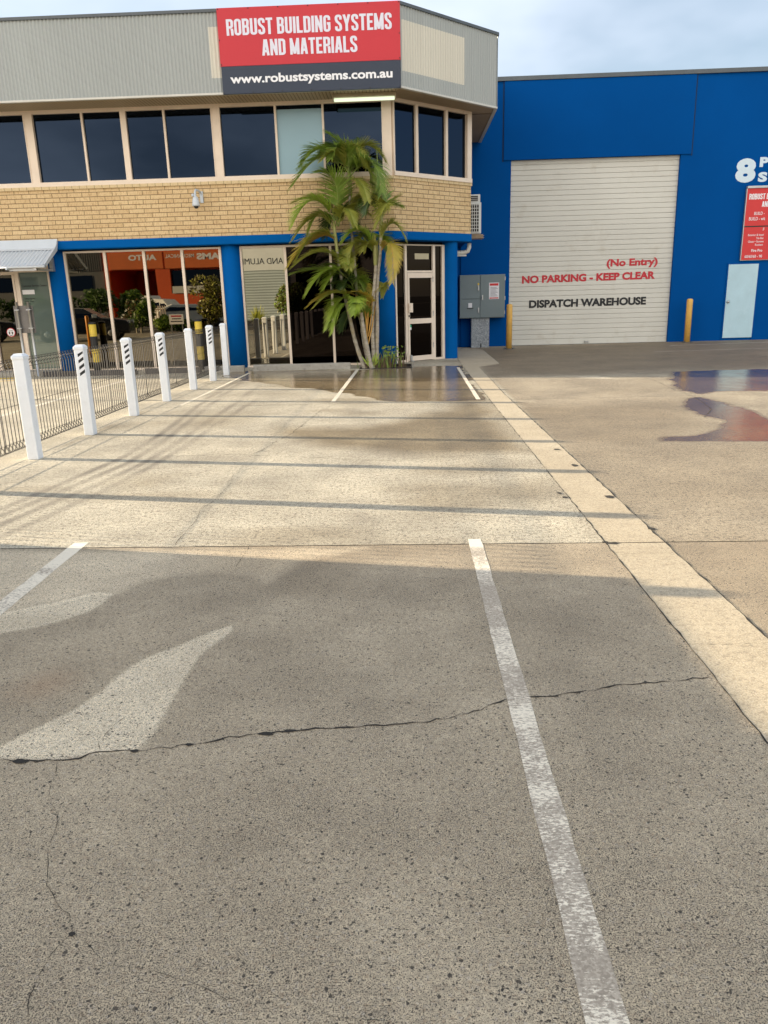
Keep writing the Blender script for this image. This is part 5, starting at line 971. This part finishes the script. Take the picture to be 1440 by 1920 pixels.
def car(name, label, cat, loc, rz, col, prof, glass, wheels, width, light_x):
    t = thing(name, label, cat, loc); t.rotation_euler.z = rz
    body = MB(); n = len(prof); hw = width / 2
    def inset(z, zr): return hw - (0.16 if z > zr else 0.0) * min(1, (z - zr) / 0.4)
    zr = sorted(p[1] for p in prof)[n // 2] + 0.02
    L = [body.p(x, -inset(z, zr), z) for x, z in prof]; Rr = [body.p(x, inset(z, zr), z) for x, z in prof]
    for i in range(n): body.idx((L[i], Rr[i], Rr[(i + 1) % n], L[(i + 1) % n]))
    body.idx(L); body.idx(Rr[::-1]); bo_ = body.build('body', col, t, 0.05)
    for side in (-1, 1):
        for gl in glass:
            q = MB(); pts = [(x, side * (inset(z, zr) + 0.012), z) for x, z in gl]; q.face(pts if side > 0 else pts[::-1]); q.build('window', M['glass_up'], t)
        for wx in wheels:
            q = MB(); q.lathe([(0.17, -0.11), (0.30, -0.11), (0.335, -0.08), (0.335, 0.08), (0.30, 0.11), (0.17, 0.11)], n=20); q.v = [(wx + x, side * (hw - 0.10) + z, 0.335 + y) for x, y, z in q.v]; tw = q.build('wheel', M['black'], t)
            q = MB(); q.lathe([(0.19, -0.02), (0.12, 0.02), (0.04, 0.03)], n=14); q.v = [(wx + x, side * (hw + 0.0 + z * 1.0), 0.335 + y) for x, y, z in q.v]; q.build('rim', M['alu'], tw)
        q = MB(); q.box(light_x - 0.05, light_x + 0.03, side * hw - 0.22, side * hw + 0.22, 0.72, 0.84) if False else q.box(light_x - 0.06, light_x + 0.03, min(side * (hw - 0.42), side * (hw - 0.05)), max(side * (hw - 0.42), side * (hw - 0.05)), 0.70, 0.84); q.build('headlight', M['pale_metal'], t)
        q = MB(); q.box(0.62, 0.80, min(side * hw, side * (hw + 0.16)), max(side * hw, side * (hw + 0.16)), 0.98, 1.12); q.build('mirror', M['pale_metal'], t, 0.02)
    q = MB(); q.box(-2.16, -2.10, -0.28, 0.28, 0.55, 0.67); q.build('number_plate', M['paper'], t)
    return t
M['navy_car'] = paint('dark_car_paint', (0.012, 0.016, 0.026), 0.22, 0.1, 2, 30, 0)
M['white_car'] = paint('white_car_paint', (0.72, 0.73, 0.74), 0.25, 0.05, 2, 30, 0)
hatch = [(-2.1, 0.35), (2.1, 0.30), (2.12, 0.72), (1.95, 0.86), (0.95, 0.98), (0.25, 1.38), (-1.2, 1.42), (-1.95, 1.10), (-2.12, 0.9)]
gl_h = [[(-1.75, 1.0), (-0.35, 1.0), (-0.35, 1.33), (-1.2, 1.35)], [(-0.28, 1.0), (0.75, 1.0), (0.22, 1.31), (-0.28, 1.33)]]
car('dark_car', 'dark blue car parked across the yard, mirrored in the first shop window', 'car', (-14.4, 2.6, 0), R(-12), M['navy_car'], hatch, gl_h, (-1.3, 1.32), 1.78, 2.08)
car('dark_car', 'dark car mirrored in the glass beside the side entrance door', 'car', (-20.1, 1.9, 0), R(-25), M['navy_car'], hatch, gl_h, (-1.3, 1.32), 1.78, 2.08)
ute = [(-2.4, 0.45), (2.3, 0.40), (2.35, 0.85), (2.2, 1.05), (1.2, 1.12), (0.65, 1.72), (-0.35, 1.80), (-0.45, 1.98), (-2.25, 1.98), (-2.42, 1.2)]
gl_u = [[(-2.1, 1.25), (-0.6, 1.25), (-0.6, 1.82), (-1.95, 1.82)], [(-0.25, 1.2), (0.35, 1.2), (0.35, 1.66), (-0.25, 1.68)], [(0.42, 1.2), (1.0, 1.2), (0.58, 1.62), (0.42, 1.64)]]
car('white_ute', 'white utility with a canopy parked before the orange workshop, mirrored in the window', 'utility', (-15.9, -13.4, 0), R(12), M['white_car'], ute, gl_u, (-1.5, 1.5), 1.86, 2.32)
car('white_car', 'white car half hidden by the olive conifer, mirrored in the window', 'car', (-13.6, -12.2, 0), R(-20), M['white_car'], hatch, gl_h, (-1.3, 1.32), 1.78, 2.08)

def bush(name, label, loc, rx, ry, h, cols, n=1500, ls=0.09, grp='shrubs mirrored in the shop windows', spire=False):
    t = thing(name, label, 'shrub', loc, grp); b = MB(); rg = random.Random(int(abs(loc[0] * 31 + loc[1] * 7)) + n)
    lob = [(rg.uniform(-.55, .55) * rx, rg.uniform(-.55, .55) * ry, rg.uniform(.30, .85) * h, rg.uniform(.28, .5)) for _ in range(14)]
    for k in range(n):
        cx, cy, cz, cr = rg.choice(lob); a, e = rg.uniform(0, 6.28), math.asin(rg.uniform(-0.7, 1)); r = cr * rg.uniform(0.75, 1.08)
        tp = 1 - 0.55 * max(0, cz / h - 0.3) if spire else 1
        q = Vector((cx * tp + rx * r * math.cos(a) * math.cos(e), cy * tp + ry * r * math.sin(a) * math.cos(e), max(0.05, min(h, cz + h * 0.5 * r * math.sin(e)))))
        u = Vector((rg.gauss(0, 1), rg.gauss(0, 1), rg.gauss(0.4, 1))).normalized(); w = u.cross(Vector((rg.gauss(0, 1), rg.gauss(0, 1), rg.gauss(0, 1)))).normalized(); s = ls * rg.uniform(.6, 1.4)
        b.face([q - u * s, q + w * s * .5, q + u * s, q - w * s * .5], rg.randrange(len(cols)), [(0, .2), (1, .3), (1, .6), (0, .5)])
    b.build('foliage', cols, t); b = MB(); b.tube([(0, 0, 0), (0.03, 0, h * 0.4), (0.0, 0.03, h * 0.75)], [0.06, 0.05, 0.02], 6)
    for k in range(4): a = k * 1.6; b.tube([(0, 0, h * 0.25), (rx * .4 * math.cos(a), ry * .4 * math.sin(a), h * 0.6)], [0.03, 0.012], 5)
    b.build('stem', M['bark'], t); return t
LO = leaf_mat('olive_conifer_leaf', (0.10, 0.10, 0.03), (0.17, 0.14, 0.04), (0.22, 0.15, 0.06)); LBr = leaf_mat('rusty_shrub_leaf', (0.15, 0.09, 0.04), (0.20, 0.12, 0.05), (0.25, 0.14, 0.06))
bush('shrub', 'broad dark green shrub behind the dark car in the window reflection', (-13.35, -1.9, 0), 0.85, 0.8, 1.75, [LM[2], LM[0]], 1800)
bush('shrub', 'rust tinged shrub above the dark one in the window reflection', (-14.1, -3.4, 0), 0.7, 0.7, 1.75, [LBr, LM[2]], 1200)
bush('shrub', 'tall green shrub behind the rusty one in the window reflection', (-15.3, -6.5, 0), 1.0, 0.8, 2.2, [LM[0], LM[2]], 1500, 0.11)
bush('conifer', 'tall olive conifer with a ragged top in the window reflection', (-9.85, -2.3, 0), 1.1, 1.0, 2.75, [LO, LO, LM[1]], 3000, 0.085, spire=True)
bush('shrub', 'low pale green shrub by the small garden sign in the window reflection', (-12.1, -1.7, 0), 0.5, 0.5, 0.95, [LM[3], LM[0]], 900, 0.07)
bush('shrub', 'low green shrub under the garden sign in the window reflection', (-11.2, -2.0, 0), 0.6, 0.5, 0.7, [LM[0], LM[2]], 900, 0.07)
bush('round_shrub', 'clipped round shrub in front of the white showroom in the window reflection', (-6.15, -4.4, 0), 0.85, 0.85, 2.3, [LM[0], LO], 2600, 0.08)
for k in range(5): bush('dark_shrub', 'dark hedge shrub at the foot of the grey shed in the window reflection', (-16.9 - 1.7 * k, -6.0 - 0.5 * (k % 2), 0), 1.2, 0.9, 2.3 - 0.2 * (k % 2), [LM[2]], 700, 0.14, 'hedge shrubs mirrored in the first window')
YU = thing('yucca', 'spiky yucca in front of the white showroom, mirrored beside the far blue column', 'plant', (-7.35, -1.3, 0)); b = MB(); rg = random.Random(4)
for k in range(110):
    a, e = rg.uniform(0, 6.28), rg.uniform(0.15, 1.45); l = rg.uniform(0.7, 1.1); q = Vector((0, 0, 0.35)); d = Vector((math.cos(a) * math.cos(e), math.sin(a) * math.cos(e), math.sin(e))); s = d.cross(Vector((0, 0, 1))).normalized() * 0.035; m_ = q + d * l * .5; tip = q + d * l - Vector((0, 0, 0.15 * math.cos(e)))
    b.face([q - s, q + s, m_ + s, m_ - s], 0, [(0, 0), (1, 0), (1, .4), (0, .4)]); b.face([m_ - s, m_ + s, tip], 0, [(0, .4), (1, .4), (.5, .8)])
b.build('leaves', LM[1], YU); b = MB(); b.tube([(0, 0, 0), (0, 0, 0.45)], [0.09, 0.07], 8); b.build('stem', M['bark'], YU)
PF = thing('picket_fence', 'cream picket fence in front of the white utility, mirrored in the window', 'fence', (-14.5, -8.5, 0)); b = MB()
for k in range(7): b.box(-14.95 + k * 0.13, -14.89 + k * 0.13, -8.5, -8.47, 0.15, 1.35)
b.build('pickets', M['cream'], PF, 0, PF.location); b = MB(); b.box(-15.0, -14.05, -8.54, -8.5, 0.35, 0.42); b.box(-15.0, -14.05, -8.54, -8.5, 1.1, 1.17); b.build('rails', M['cream'], PF, 0, PF.location)
b = MB(); b.box(-40, -4.6, -1.05, -0.95, 0, 0.13); tag(b.build('kerb', M['stop_conc']), kind='structure')
b = MB(); b.face([(-40, -9, 0.01), (-4.6, -9, 0.01), (-4.6, -1.05, 0.01), (-40, -1.05, 0.01)]); tag(b.build('garden_soil', M['soil']), kind='structure')
GB = thing('garden_sign', 'small white notice on two stakes among the shrubs, mirrored in the window', 'sign', (-11.15, -0.6, 0)); b = MB(); b.box(-11.5, -10.8, -0.62, -0.6, 0.52, 0.97); b.build('sign_panel', M['paper'], GB, 0, GB.location)
b = MB()
for x in (-11.42, -10.88): b.box(x - 0.02, x + 0.02, -0.66, -0.62, 0, 0.95)
b.build('stake', M['alu'], GB, 0, GB.location)
b = MB(); b.box(-11.40, -10.9, -0.6, -0.596, 0.85, 0.92, 0)
for z, w in ((0.74, 0.44), (0.62, 0.58)): b.box(-11.15 - w / 2, -11.15 + w / 2, -0.6, -0.596, z, z + 0.045, 1)
b.build('print', [M['red_ink'], M['black_ink']], GB, 0, GB.location)
